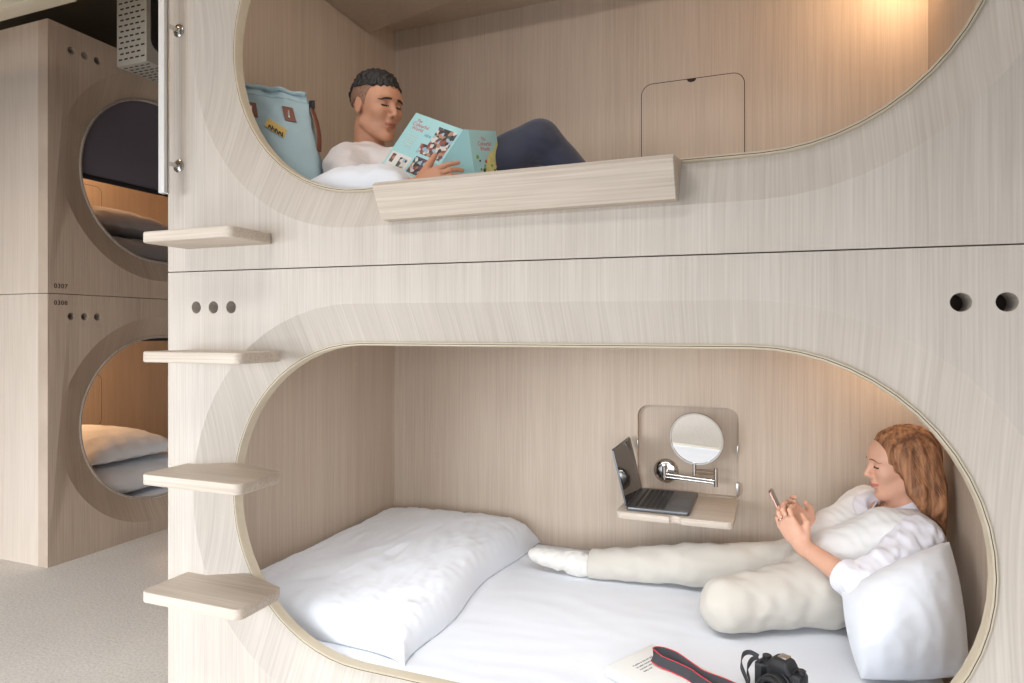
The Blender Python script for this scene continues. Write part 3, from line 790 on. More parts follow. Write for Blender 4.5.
# body space: x along the body, -y out of the lens, z up
body = [(-.058, -.020), (-.052, -.030), (-.036, -.030), (-.028, -.018), (.040, -.018), (.054, -.014), (.058, -.006), (.058, .018), (.050, .026), (-.050, .026), (-.058, .018)]
MB().prism(body, .0, .070, 'Z', .006, cm, 3).prism(rounded(.082, .040, .012, 4, -.002, .004), .060, .076, 'Z', .004, cm).build('camera_body', M['cam'], ca, 40)
h = MB(); h.sweep([[(x, y, z) for x, y in rounded(w, d, .010, 4, .006, yy)] for w, d, z, yy in ((.062, .050, .068, -.002), (.056, .052, .080, -.004), (.046, .046, .091, -.004), (.034, .034, .0955, -.003))], caps=True, mtx=cm)
h.build('viewfinder_hump', M['cam'], ca, 50)
MB().box((-.004, -.010, .0950), (.018, .014, .0985), .001, cm).build('hot_shoe', M['steel_soft'], ca, 40)
for x, y, r, z0_, z1_ in ((-.040, .006, .011, .068, .082), (-.046, -.020, .006, .069, .076), (.048, .006, .010, .068, .079)):
    MB().lathe([(0, z0_), (r, z0_), (r, z1_ - .001), (r - .001, z1_), (0, z1_)], 24, cm @ Matrix.Translation((x, y, 0))).build('dial', M['black'], ca, 40)
lm = cm @ Matrix.Translation((.006, -.018, .036)) @ Matrix.Rotation(PI / 2, 4, 'X')
ln_ = MB().lathe([(0, 0), (.034, 0), (.034, .008), (.031, .010), (.0325, .012), (.0325, .030), (.031, .032), (.0325, .034), (.0325, .050), (.030, .053), (.027, .053), (.026, .046), (.018, .043), (0, .043)], 48, lm).build('lens', M['cam'], ca, 40)
MB().lathe([(.0, .0475), (.010, .0468), (.020, .044), (.0205, .0425), (0, .0425)], 36, lm).build('front_glass', M['cam_gloss'], ln_, 60)
MB().lathe([(.0323, .0325), (.0329, .0325), (.0329, .0335), (.0323, .0335)], 48, lm).build('lens_ring', M['steel_soft'], ln_, 40)
def ribbon(mb, pts, wv, w, th):
    """flat band: pts its centre line, wv the direction of its width at each point"""
    L0 = []
    for i, p in enumerate(pts):
        p = Vector(p); d = (Vector(pts[min(i + 1, len(pts) - 1)]) - Vector(pts[max(i - 1, 0)])).normalized()
        v = Vector(wv[i] if isinstance(wv, list) else wv); v = (v - d * v.dot(d)).normalized(); nn = d.cross(v)
        L0.append([p + v * w / 2 * a + nn * th / 2 * b for a, b in ((1, 1), (-1, 1), (-1, -1), (1, -1))])
    mb.sweep([[tuple(q) for q in l] for l in L0], caps=True); return L0
def smooth_path(P, n=8):
    P = [Vector(p) for p in P]; out = []
    for i in range(len(P) - 1):
        a, b, c, d = P[max(i - 1, 0)], P[i], P[i + 1], P[min(i + 2, len(P) - 1)]
        for j in range(n):
            t = j / n; out.append(.5 * ((2 * b) + (c - a) * t + (2 * a - 5 * b + 4 * c - d) * t * t + (3 * b - a - 3 * c + d) * t ** 3))
    return out + [P[-1]]
sp = smooth_path([(-.052, 1.655, .208), (-.100, 1.652, .222), (-.150, 1.668, .224), (-.192, 1.705, .225), (-.228, 1.738, .225), (-.262, 1.748, .225), (-.276, 1.728, .224), (-.256, 1.706, .222), (-.215, 1.690, .220), (-.178, 1.668, .220), (-.150, 1.640, .220), (-.10, 1.610, .214), (-.03, 1.60, .200)])
wvs = [(.15 * math.sin(i * .06), .75, .66) for i in range(len(sp))]
mb = MB(); ribbon(mb, sp, wvs, .027, .0022); sb_ = mb.build('neck_strap', M['strap'], ca, 40)
ed = MB()
for s in (1, -1):
    L = []
    for i, p in enumerate(sp):
        d = (sp[min(i + 1, len(sp) - 1)] - sp[max(i - 1, 0)]).normalized(); v = Vector(wvs[i]); v = (v - d * v.dot(d)).normalized()
        L.append(p + v * .0133 * s)
    ed.tube(L, .0016, 6)
ed.build('red_piping', M['red'], sb_, 60)
s2 = smooth_path([(-.020, 1.767, .248), (-.040, 1.774, .252), (-.056, 1.764, .248), (-.060, 1.740, .232), (-.048, 1.715, .212), (-.040, 1.680, .206), (-.050, 1.655, .206)])
s3 = smooth_path([(-.020, 1.767, .246), (-.036, 1.765, .238), (-.046, 1.750, .218), (-.040, 1.720, .205), (-.042, 1.670, .203)])
mb = MB(); ribbon(mb, s2, (.1, .3, 1), .011, .002); ribbon(mb, s3, (.1, .3, 1), .010, .002)
mb.box((-.066, 1.647, .195), (-.040, 1.663, .218), .004)
mb.build('strap_end', M['strap'], ca, 40)

# ------------------------------------------------------------------ the woman in the lower bunk
def sdf_mesh(fn, lo, hi, res, smooth_it=0):
    p, F = surface(fn, lo, hi, res); return np_mesh(p, F)
woman = thing('person', 'woman with long auburn hair in white blouse, cream vest and beige trousers holding a phone', 'person', (.13, 2.26, .18))
HO = A(.377, 2.29, .664); HR = frame_of(HO, (-.955, -.17, -.13)); HS = .895
# joints
wSL, wSR, wNB = A(.405, 2.150, .480), A(.305, 2.425, .500), A(.392, 2.300, .512)
wEL, wWL = A(.240, 2.000, .374), A(.098, 2.150, .425)
wER, wWR = A(.262, 2.440, .345), A(.128, 2.300, .438)
wHL, wHR = A(.135, 2.185, .282), A(.105, 2.345, .285)
wKL, wKR = A(-.108, 2.035, .260), A(-.255, 2.335, .262)
wAL, wAR = A(.03, 2.31, .228), A(-.565, 2.305, .228)
SD = (wSR - wSL) / np.linalg.norm(wSR - wSL)
FD = np.cross(SD, A(0, 0, 1)); FD = -FD / np.linalg.norm(FD) if FD[0] > 0 else FD / np.linalg.norm(FD)   # chest direction
def w_torso(P, e=0.0):
    d = U([cone(P, A(.150, 2.205, .295), A(.225, 2.215, .365), .108 + e, .088 + e), cone(P, A(.120, 2.330, .295), A(.190, 2.325, .370), .108 + e, .086 + e),
           cone(P, A(.225, 2.215, .365), A(.335, 2.205, .455), .088 + e, .082 + e), cone(P, A(.190, 2.325, .370), A(.285, 2.355, .465), .086 + e, .080 + e),
           cone(P, wNB - A(0, 0, .03), wSL + A(-.005, .012, .0), .056 + e, .050 + e), cone(P, wNB - A(0, 0, .03), wSR + A(0, -.01, 0), .056 + e, .050 + e)], .05)
    c = A(.305, 2.275, .440)
    for s in (-1, 1): d = smin(d, ell(P, c + FD * .070 + SD * s * .066 + A(0, 0, -.005), (.052 + e, .052 + e, .050 + e)), .035)
    return d
def w_arm(P, S_, E_, W_, r, e=0.0): return smin(cone(P, S_, E_, r[0] + e, r[1] + e), cone(P, E_, W_, r[1] + e, r[2] + e), .02)
def orient(f, n, side):
    """hand frame: along fingers f, back of the hand n; column 1 points to the thumb"""
    f = np.array(f, float); f /= np.linalg.norm(f); n = np.array(n, float); n -= f * (f @ n); n /= np.linalg.norm(n)
    return np.stack([f, np.cross(n, f) * side, n], 1)
RL = orient((-.55, .16, .78), (-.42, -.88, -.18), -1)
RR = orient((-.66, -.10, .62), (-.45, .86, -.28), 1)
def w_head(P):
    d = head_sdf(P, HO, HR, HS)
    nk0 = HO + HR @ A(-.030, 0, -.055); d = smin(d, cone(P, nk0, wNB + A(-.012, 0, -.03), .049, .052), .022)
    ch = U([cone(P, wNB + A(0, 0, -.055), wSL + A(-.01, .03, -.01), .052, .040), cone(P, wNB + A(0, 0, -.055), wSR + A(-.01, -.03, -.01), .052, .040), cone(P, wNB + A(-.02, 0, -.06), A(.29, 2.27, .42), .06, .08)], .03)
    return smin(d, ch, .03)
hands = []
hl = sdf_mesh(lambda P: smin(hand_sdf(P, wWL, RL, curls=((.55, .75, .5), (.35, .7, .5), (.30, .75, .5), (.45, .8, .5)), thumb=((.020, .026, -.008), (.052, .044, -.030), (.076, .036, -.046)), sc=.93, spread=-.2),
              cone(P, wEL, wWL, .036, .0235), .012), (-.05, 1.93, .30), (.30, 2.26, .62), .0024)
hr = sdf_mesh(lambda P: smin(hand_sdf(P, wWR, RR, curls=((.5, .7, .5), (.6, .8, .5), (.7, .8, .6), (.8, .9, .6)), thumb=((.020, .026, -.008), (.050, .046, -.024), (.074, .044, -.036)), sc=.93),
              cone(P, wER, wWR, .034, .0235), .012), (-.05, 2.16, .28), (.31, 2.49, .62), .0028)
hd = sdf_mesh(w_head, (.22, 2.08, .33), (.50, 2.50, .80), .0030)
tb = sdf_mesh(lambda P: U([w_torso(P, -.012), cone(P, wHL, wKL, .080, .060), cone(P, wKL, wAL, .055, .035), cone(P, wHR, wKR, .080, .055), cone(P, wKR, wAR, .050, .032), cone(P, wAR, wAR + A(-.20, -.015, .002), .024, .012),
                           cone(P, wSL, wEL, .036, .032), cone(P, wSR, wER, .036, .030)], .02), (-.85, 1.90, .18), (.52, 2.56, .60), .012)
me = join_meshes([hd, hl, hr, tb]); me.materials.append(M['skin_w']); me.materials.append(M['lip_w']); me.materials.append(M['lash'])
face_materials(me, HO, HR, HS, 1, 2)
body = link('body', me, None, woman, 180)
brows(HO, HR, HS, M['brow_w'], woman, lambda P: head_sdf(P, HO, HR, HS), .003, th=.0022)
M['nail'] = mat('pink_nails', (206, 130, 120), 0.3)
# ring on the near hand
rc = wWL + RL @ (A(.100, -.010, .001) * .93)
MB().tube([rc + RL @ A(0, .0088 * math.cos(a), .0088 * math.sin(a)) + RL @ A(-.001 * math.sin(a), 0, 0) for a in [2 * PI * i / 24 for i in range(24)]], .0014, 8, closed=True).build('ring', M['steel'], woman, 60)

fo_t = Folds(3, .10); fo_f = Folds(5, .035); fo_s = Folds(11, .06)
def w_blouse(P):
    tors = w_torso(P, .004) + .0022 * fo_t(P) + .0012 * fo_f(P)
    cutb = (P - A(.17, 2.27, .325)) @ (-A(.70, .28, .65)); tors = smax(tors, cutb, .01)
    up = cone(P, wSL, wEL, .058, .052); lo_ = cone(P, wEL, wEL + (wWL - wEL) * .30, .050, .045)
    sl = smin(up, lo_, .02) + .0040 * fo_s(P) + .0015 * fo_f(P)
    sl = smax(sl, (P - (wEL + (wWL - wEL) * .26)) @ ((wWL - wEL) / np.linalg.norm(wWL - wEL)), .006)
    ur = smin(cone(P, wSR, wER, .056, .050), cone(P, wER, wER + (wWR - wER) * .74, .046, .036), .02) + .0035 * fo_s(P)
    ur = smax(ur, (P - (wER + (wWR - wER) * .78)) @ ((wWR - wER) / np.linalg.norm(wWR - wER)), .006)
    cuff = cone(P, wEL + (wWL - wEL) * .12, wEL + (wWL - wEL) * .27, .047, .049); cuff = smax(cuff, (P - (wEL + (wWL - wEL) * .31)) @ ((wWL - wEL) / np.linalg.norm(wWL - wEL)), .004)
    d = smin(smin(tors, sl, .03), ur, .03); d = smin(d, cuff, .006)
    neck = ell(P, wNB + A(-.030, -.006, .045), (.075, .058, .085))
    vee = cone(P, wNB + FD * .045 + A(0, 0, .03), wNB + FD * .115 + A(0, 0, -.075), .046, .010)
    return smax(d, -smin(neck, vee, .01), .006)
bl = sdf_mesh(w_blouse, (.02, 1.90, .27), (.51, 2.54, .62), .0042)
link('blouse', bl, M['blouse'], woman, 180)
# collar: a stand round the neck and two turned-down points
cm_ = MB()
def neck_ring(a, r, dz):
    return wNB + A(-.012, -.002, .020 + dz) + FD * (r * math.cos(a)) * 1.15 + SD * (r * math.sin(a)) + A(0, 0, -.030 * math.cos(a))
rows = []
for r, dz in ((.055, .004), (.052, .028), (.056, .031), (.064, .018), (.074, -.004), (.072, -.006), (.060, .012)):
    rows.append([tuple(neck_ring(.42 + (2 * PI - .84) * i / 40, r + (.010 * max(0, math.cos(.42 + (2 * PI - .84) * i / 40)) if dz < .02 and r > .06 else 0), dz - (.022 * max(0, math.cos(.42 + (2 * PI - .84) * i / 40)) ** 2 if r > .06 else 0))) for i in range(41)])
cm_.sweep(rows, closed=False); link('collar', cm_.mesh(), M['blouse'], woman, 60)
fo_v = Folds(21, .13)
def w_vest(P):
    d = w_torso(P, .0105) + .0022 * fo_v(P) + .0012 * fo_f(P)
    d = smax(d, (P - A(.165, 2.27, .322)) @ (-A(.70, .28, .65)), .01)
    d = smax(d, -ell(P, wNB + A(-.030, -.004, .020), (.108, .092, .105)), .008)
    d = smax(d, -cone(P, wNB + FD * .06 + A(0, 0, .01), wNB + FD * .14 + A(0, 0, -.085), .066, .030), .008)
    for S_, E_ in ((wSL, wEL), (wSR, wER)):
        d = smax(d, -cone(P, S_ + (S_ - wNB) * .10, E_, .062, .062), .008)
    return d
link('vest', sdf_mesh(w_vest, (.03, 2.02, .24), (.51, 2.50, .60), .0042), M['vest'], woman, 180)
fo_l = Folds(31, .085); fo_k = Folds(33, .045)
def w_trousers(P):
    hips = U([cone(P, A(.155, 2.200, .290), A(.195, 2.212, .335), .116, .100), cone(P, A(.120, 2.335, .290), A(.165, 2.328, .340), .114, .098)], .05)
    lth = cone(P, wHL, wKL, .099, .077); rth = cone(P, wHR, wKR, .092, .068)
    lsh = cone(P, wKL, wAL, .074, .055); rsh = cone(P, wKR, wAR + A(-.030, 0, 0), .067, .052)
    near = smin(smin(hips, lth, .03), lsh, .018)
    far = smin(hips, smin(rth, rsh, .02), .03)
    d = smin(near, far, .010)
    kn = np.exp(-((P - wKL) ** 2).sum(1) / .012) + np.exp(-((P - A(.05, 2.2, .33)) ** 2).sum(1) / .012)
    d = d + .0016 * fo_l(P) + (.0008 + .0016 * kn) * fo_k(P)
    d = smax(d, (P - A(.185, 2.27, .338)) @ A(.70, .28, .65), .008)
    d = smax(d, (P - (wAR + A(-.030, 0, 0))) @ A(-1, 0, 0), .004)
    return smax(d, .184 - P[:, 2], .012)
link('trousers', sdf_mesh(w_trousers, (-.64, 1.94, .175), (.33, 2.50, .46), .0045), M['chino'], woman, 180)
fo_o = Folds(41, .03)
def w_sock(P):
    a = wAR + A(.0, 0, 0)
    d = U([cone(P, a + A(.04, 0, 0), a + A(-.06, .0, -.004), .037, .038), ell(P, a + A(-.080, 0, -.010), (.044, .036, .040)),
           cone(P, a + A(-.085, 0, .004), a + A(-.205, -.012, .012), .036, .027), cone(P, a + A(-.15, -.012, .0), a + A(-.240, -.016, .016), .029, .021)], .022)
    return smax(d + .0012 * fo_o(P), .1845 - P[:, 2], .004)
link('sock', sdf_mesh(w_sock, (-.85, 2.22, .175), (-.50, 2.38, .29), .0034), M['sock'], woman, 180)

# hair: a shaped mass with wavy locks laid over it
def toH(*v): return HO + HR @ (A(*v) * HS)
def w_hair(P):
    q = ((P - HO) @ HR) / HS
    d = ell(q, (-.024, 0, .034), (.110, .090, .097))
    d = smin(d, U([cone(q, (-.060, 0, .02), (-.100, .005, -.14), .082, .055), cone(q, (-.045, .062, .015), (-.080, .072, -.12), .044, .050),
              cone(q, (-.080, .072, -.12), (-.095, .072, -.205), .048, .028), cone(q, (-.045, -.062, .01), (-.07, -.062, -.12), .036, .035),
              cone(q, (.020, .074, .050), (-.012, .094, -.070), .018, .026), cone(q, (-.012, .094, -.070), (-.050, .085, -.150), .026, .024)], .03), .025)
    y = q[:, 1]
    face = ell(q, (.098, -.010, -.028), (.074, .094, .104)); face = np.minimum(face, ell(q, (.055, -.01, -.110), (.062, .072, .070)))
    d = smax(d, -face, .008)
    d = d * HS + .0014 * np.sin(q[:, 0] * 150 + 2.2 * np.sin(q[:, 2] * 40) + 2 * q[:, 2] * 30)
    return smax(d, P[:, 0] - .483, .01)
hm = sdf_mesh(w_hair, (.22, 2.12, .38), (.515, 2.46, .80), .0034)
mb = MB(); rg = np.random.RandomState(5); paths = []
for k in range(430):
    side = 1 if k % 10 < 8 else -1
    u = rg.uniform(0, 1); x0 = .078 - .165 * u
    az = rg.uniform(.10, 1.0); ph = rg.uniform(0, 6); wv = rg.uniform(.7, 1.3); drop = rg.uniform(.17, .235) if side > 0 else .15
    x1 = -.008 - .105 * u + rg.normal() * .012
    pts = []
    for j in range(26):
        t = j / 25; s = t ** .9
        z = .128 - (t * t * 1.2 + t * .1) * (.128 + drop) / 1.3
        y = side * (.004 + .105 * math.sin(min(1, t * 1.9) * PI / 2)) - side * .010 * t
        x = x0 + (x1 - x0) * s + .0060 * wv * math.sin(11 * t * wv + ph * .35 + 20 * u) * min(1, t * 2)
        pts.append((x, y, z))
    paths.append(np.array([toH(*p) for p in pts]))
PP = np.concatenate(paths)
for it in range(3):
    d0 = w_hair(PP); g = np.stack([w_hair(PP + A(*e)) - d0 for e in ((.003, 0, 0), (0, .003, 0), (0, 0, .003))], 1) / .003
    g /= np.linalg.norm(g, axis=1)[:, None] + 1e-6; PP = PP - g * np.clip(d0 - .0012, -.03, .03)[:, None]
PP[:, 0] = np.minimum(PP[:, 0], .485)
PP = PP.reshape(len(paths), -1, 3)
for p in PP:
    for _ in range(2): p[1:-1] = (p[:-2] + 2 * p[1:-1] + p[2:]) / 4
    r = rg.uniform(.0014, .0028)
    mb.tube([tuple(v) for v in p], [r * (.5 + .7 * math.sin(PI * min(.98, .08 + j / 27))) for j in range(26)], 6)
link('hair', join_meshes([hm, mb.mesh()]), M['hair_w'], woman, 180)

# phone
M['phone'] = mat('rose_gold_phone', (166, 130, 118), 0.3, .7)
ph_ = thing('phone', 'smartphone in a rose metal case held up by the woman', 'phone', (.037, 2.215, .52))
pc = A(.036, 2.224, .508); pax = A(-.40, .10, .90); pax /= np.linalg.norm(pax); pn = A(.86, -.05, .42); pn -= pax * (pn @ pax); pn /= np.linalg.norm(pn); pv = np.cross(pn, pax)
pm = Matrix.Translation(pc) @ Matrix(np.stack([pv, pax, pn], 1).tolist()).to_4x4()
pb = MB().prism(rounded(.066, .132, .010, 6), -.0038, .0036, 'Z', .0015, pm).build('phone_case', M['phone'], ph_, 40)
MB().prism(rounded(.061, .127, .008, 6), .0036, .0042, 'Z', 0, pm).build('display', M['screen'], ph_, 40)
MB().prism(rounded(.018, .018, .005, 4, .018, .050), -.0048, -.0038, 'Z', 0, pm).build('camera_bump', M['black'], pb, 40)

# ------------------------------------------------------------------ the man in the upper bunk
man = thing('person', 'man with short black hair in a pale tee reading a book in the upper bunk', 'person', (-.97, 1.9, 1.4225))
MO = A(-1.196, 1.85, 1.806); MR = frame_of(MO, (.945, -.325, -.22), (-.04, -.05, 1)); MS = .895
mNB = A(-1.240, 1.872, 1.667); mSR, mSL = A(-1.243, 1.745, 1.588), A(-1.100, 2.010, 1.615)
mER, mWR = A(-1.120, 1.640, 1.478), A(-.925, 1.622, 1.474)
mEL, mWL = A(-1.050, 2.080, 1.480), A(-.950, 1.900, 1.480)
mHR, mHL = A(-.985, 1.900, 1.510), A(-.985, 2.060, 1.510)
mKR, mKL = A(-.674, 1.975, 1.680), A(-.560, 2.250, 1.500)
mAR, mAL = A(-.495, 2.120, 1.480), A(-.170, 2.300, 1.478)
mSD = (mSL - mSR) / np.linalg.norm(mSL - mSR); mFD = A(mSD[1], -mSD[0], 0); mFD /= np.linalg.norm(mFD)
def m_torso(P, e=0.0):
    c = (mSR + mSL) / 2
    return U([cone(P, mHR, A(-1.09, 1.83, 1.545), .095 + e, .092 + e), cone(P, mHL, A(-1.04, 1.98, 1.55), .095 + e, .092 + e),
              cone(P, A(-1.09, 1.83, 1.545), A(-1.185, 1.81, 1.575), .092 + e, .083 + e), cone(P, A(-1.04, 1.98, 1.55), A(-1.130, 1.95, 1.585), .092 + e, .085 + e),
              cone(P, mNB - A(0, 0, .03), mSR, .060 + e, .056 + e), cone(P, mNB - A(0, 0, .03), mSL, .060 + e, .056 + e)], .05)
def m_head(P):
    d = head_sdf(P, MO, MR, MS, man=True)
    nk0 = MO + MR @ A(-.038, 0, -.060); d = smin(d, cone(P, nk0, mNB + A(.0, 0, -.02), .047, .054), .014)
    return smin(d, U([cone(P, mNB - A(0, 0, .05), mSR - A(-.02, -.02, .02), .06, .045), cone(P, mNB - A(0, 0, .05), mSL - A(0, .02, .02), .06, .045)], .03), .03)
RM = orient((.93, .12, .34), (-.10, -1, .15), 1); RM[:, 1] *= 1 if RM[2, 1] > 0 else -1     # near hand, its thumb up
hm1 = sdf_mesh(lambda P: smin(hand_sdf(P, mWR, RM, curls=((.05, .25, .2), (.15, .5, .4), (.2, .6, .5), (.3, .7, .5)), thumb=((.030, .028, -.004), (.062, .060, -.008), (.086, .082, -.010)), sc=.92),
               cone(P, mER, mWR, .040, .0275), .012), (-1.18, 1.56, 1.44), (-.70, 1.72, 1.64), .0028)
RN = orient((.15, -.80, .35), (.30, .45, -.6), -1)
hm2 = sdf_mesh(lambda P: smin(hand_sdf(P, mWL, RN, curls=((.3, .5, .4),) * 4, sc=1.0), cone(P, mEL, mWL, .040, .0275), .012), (-1.02, 1.76, 1.44), (-.66, 2.10, 1.66), .004)
hd = sdf_mesh(m_head, (-1.36, 1.66, 1.50), (-1.05, 2.06, 1.95), .0030)
tb = sdf_mesh(lambda P: U([m_torso(P, -.014), cone(P, mHR, mKR, .078, .056), cone(P, mKR, mAR, .052, .036), cone(P, mHL, mKL, .078, .056), cone(P, mKL, mAL, .052, .036),
                           cone(P, mAR, mAR + A(.10, .03, -.02), .034, .026), cone(P, mAL, mAL + A(.06, 0, .07), .030, .022), cone(P, mSR, mER, .044, .038), cone(P, mSL, mEL, .044, .038)], .02), (-1.40, 1.55, 1.41), (-.05, 2.40, 1.78), .012)
me = join_meshes([hd, hm1, hm2, tb]); me.materials.append(M['skin_m']); me.materials.append(M['lip_m']); me.materials.append(M['lash'])
face_materials(me, MO, MR, MS, 1, 2)
link('body', me, None, man, 180)
brows(MO, MR, MS, M['lash'], man, lambda P: head_sdf(P, MO, MR, MS, man=True), .0015, .0042)
fo_m = Folds(51, .09); fo_n = Folds(52, .04)
def m_tee(P):
    sl = smin(cone(P, mSR, mER, .066, .062), cone(P, mSR, mSR + (mER - mSR) * .8, .064, .060), .01)
    sl = smax(sl, (P - (mSR + (mER - mSR) * .82)) @ ((mER - mSR) / np.linalg.norm(mER - mSR)), .006)
    s2_ = cone(P, mSL, mEL, .064, .060); s2_ = smax(s2_, (P - (mSL + (mEL - mSL) * .75)) @ ((mEL - mSL) / np.linalg.norm(mEL - mSL)), .006)
    d = smin(smin(m_torso(P, .006), sl, .03), s2_, .03) + .0028 * fo_m(P) + .0010 * fo_n(P)
    d = smax(d, -ell(P, mNB + A(.012, -.004, .055), (.080, .078, .078)), .006)
    return smax(smax(d, 1.4265 - P[:, 2], .004), P[:, 0] + .97, .01)
link('tee_shirt', sdf_mesh(m_tee, (-1.43, 1.56, 1.415), (-.90, 2.15, 1.72), .0042), M['tee'], man, 180)
mb = MB()
mb.tube([mNB + A(.010, -.002, -.012) + mFD * .079 * math.cos(a) * .98 + mSD * .077 * math.sin(a) + A(0, 0, -.006 * math.cos(a) + .004) for a in [2 * PI * i / 48 for i in range(48)]], .0055, 8, closed=True)
link('neckband', mb.mesh(), M['tee'], man, 60)
fo_q = Folds(61, .10); fo_r = Folds(62, .03)
def m_trousers(P):
    g = smin(cone(P, mHR, mKR, .108, .058), cone(P, mKR, mAR, .058, .056), .030)
    h = smin(cone(P, mHL, mKL, .100, .070), cone(P, mKL, mAL, .066, .050), .03)
    d = smin(g, h, .015); kn = np.exp(-((P - mKR - A(.03, -.05, -.05)) ** 2).sum(1) / .006)
    d = d + .0022 * fo_q(P) + .0018 * kn * fo_r(P)
    d = smax(d, -.99 - P[:, 0], .01)
    return smax(smax(d, 1.4265 - P[:, 2], .006), P[:, 0] - (-.235), .01)
link('trousers', sdf_mesh(m_trousers, (-1.03, 1.74, 1.415), (-.20, 2.40, 1.80), .0045), M['navy'], man, 180)
# short hair, cropped sides
def m_scalp(P, e):
    q = ((P - MO) @ MR) / MS; return q, ell(q, (-.014, 0, .034), (.100 + e, .079 + e, .086 + e)) * MS
def m_hair(P):
    q, d = m_scalp(P, .0085); d = d - .006 * np.clip((q[:, 2] - .08) / .04, 0, 1)
    n = .0022 * np.sin(q[:, 0] * 420 + 3 * np.sin(q[:, 1] * 160)) * np.sin(q[:, 1] * 380 + 2) + .0014 * np.sin(q[:, 0] * 210 + q[:, 1] * 190 + 2 * np.sin(q[:, 2] * 140))
    d = d + n
    line = .072 + .10 * np.clip(q[:, 0], -1, .0) * .9 - np.clip(-q[:, 0] - .05, 0, 1) * 1.2 - .12 * np.abs(q[:, 1]) + .0035 * np.sin(q[:, 1] * 330)
    line = np.where(q[:, 0] > .045, line + (.0) , line)
    d = smax(d, (line - q[:, 2]), .006)
    return smax(d, (q[:, 0] - .096 - .004 * np.sin(q[:, 1] * 300)), .005)
def m_fade(P):
    q, d = m_scalp(P, .0035)
    d = np.minimum(d, ell(q, (-.030, 0, -.005), (.083, .0765, .085)) * MS)
    inner, di = m_scalp(P, -.006)
    d = smax(d, .012 - q[:, 2] - .45 * np.clip(q[:, 0] + .02, -.2, .1) * (-1) * np.where(q[:, 0] > -.02, -1.2, .55) , .006)
    return smax(d, q[:, 0] - .030 - .35 * (q[:, 2] - .03), .006)
link('hair', sdf_mesh(m_hair, (-1.36, 1.72, 1.74), (-1.06, 1.99, 1.96), .0028), M['hair_m'], man, 180)
link('cropped_sides', sdf_mesh(m_fade, (-1.36, 1.72, 1.72), (-1.06, 1.99, 1.96), .0034), M['stubble'], man, 180)
pw_ = cushion('pillow', [(-1.555, 1.80, 1.64), (-1.545, 2.30, 1.64), (-1.40, 2.30, 1.46), (-1.40, 1.80, 1.46)], .14, M['linen'], 15, wr=.004, floor=1.4265)
tag(pw_, 'white pillow propped against the end wall behind the man in the upper bunk', 'pillow')

# his book, held open with the covers outwards
M['aqua'] = mat('aqua_book_cover', (158, 205, 208), 0.5)
M['coral'] = mat('coral_print', (196, 92, 100), 0.6)
M['mapy'] = mat('sand_map_print', (206, 200, 130), 0.6, var=.12, vscale=(60, 60, 60))
M['green'] = mat('green_print', (120, 160, 84), 0.6)
M['photo_white'] = mat('pale_print', (214, 212, 206), 0.6)
def collage():
    m = bpy.data.materials.new('photo_collage_print'); m.use_nodes = True; nt = m.node_tree; N = nt.nodes.new; L = nt.links.new
    b = nt.nodes['Principled BSDF']; b.inputs['Roughness'].default_value = .5
    tc = N('ShaderNodeTexCoord'); v = N('ShaderNodeTexVoronoi'); v.inputs['Scale'].default_value = 95; L(tc.outputs['Object'], v.inputs['Vector'])
    cr = N('ShaderNodeValToRGB'); cr.color_ramp.interpolation = 'CONSTANT'
    cols = [(0, (52, 44, 50)), (.2, (150, 176, 190)), (.34, (140, 76, 66)), (.48, (206, 200, 194)), (.62, (70, 84, 84)), (.76, (176, 130, 104)), (.88, (98, 70, 84))]
    cr.color_ramp.elements.remove(cr.color_ramp.elements[1]); cr.color_ramp.elements[0].color = lin(*cols[0][1])
    for p, c in cols[1:]: e = cr.color_ramp.elements.new(p); e.color = lin(*c)
    s = N('ShaderNodeSeparateColor'); L(v.outputs['Color'], s.inputs[0]); L(s.outputs[0], cr.inputs[0]); L(cr.outputs[0], b.inputs['Base Color']); return m
M['collage'] = collage()
bo = thing('book', 'open aqua covered travel book held up by the man in the upper bunk', 'book', (-.83, 1.68, 1.47))
dn = A(-.011, -.070, -.194); Hh = np.linalg.norm(dn)
def cover_frame(tl, tr):
    ex = A(*tr) - A(*tl); w = np.linalg.norm(ex); ex /= w; ez_ = -dn / Hh; ez_ = ez_ - ex * (ex @ ez_); ez_ /= np.linalg.norm(ez_); ey = np.cross(ez_, ex)
    return Matrix.Translation(tl) @ Matrix(np.stack([ex, ey, ez_], 1).tolist()).to_4x4(), w
LF, lw = cover_frame((-1.000, 1.760, 1.738), (-.826, 1.730, 1.658))
RF, rw = cover_frame((-.812, 1.732, 1.657), (-.783, 1.875, 1.690))
Hb = .206
lc = MB().box((0, 0, -Hb), (lw, .0022, 0), .0008, LF).build('back_cover', M['aqua'], bo, 40)
rcv = MB().box((0, 0, -Hb), (rw, .0022, 0), .0008, RF).build('front_cover', M['aqua'], bo, 40)
s0, s1 = LF @ Vector((lw, .001, 0)), RF @ Vector((0, .001, 0)); sb0, sb1 = LF @ Vector((lw, .001, -Hb)), RF @ Vector((0, .001, -Hb))
mb = MB(); mid = (s0 + s1) / 2 + Vector((-.0, -.004, 0)); mdb = (sb0 + sb1) / 2 + Vector((0, -.004, 0))
mb.sweep([[tuple(p) for p in (s0, mid, s1, s1 + Vector((0, .003, 0)), (s0 + s1) / 2 + Vector((0, .002, 0)), s0 + Vector((0, .003, 0)))], [tuple(p) for p in (sb0, mdb, sb1, sb1 + Vector((0, .003, 0)), (sb0 + sb1) / 2 + Vector((0, .002, 0)), sb0 + Vector((0, .003, 0)))]], caps=True)
mb.build('spine', M['aqua'], bo, 40)
for f_, w_ in ((LF, lw), (RF, rw)):
    MB().box((.004, .0023, -Hb + .004), (w_ - .004, .0085, -.004), .0005, f_).build('pages', M['pages'], bo, 40)
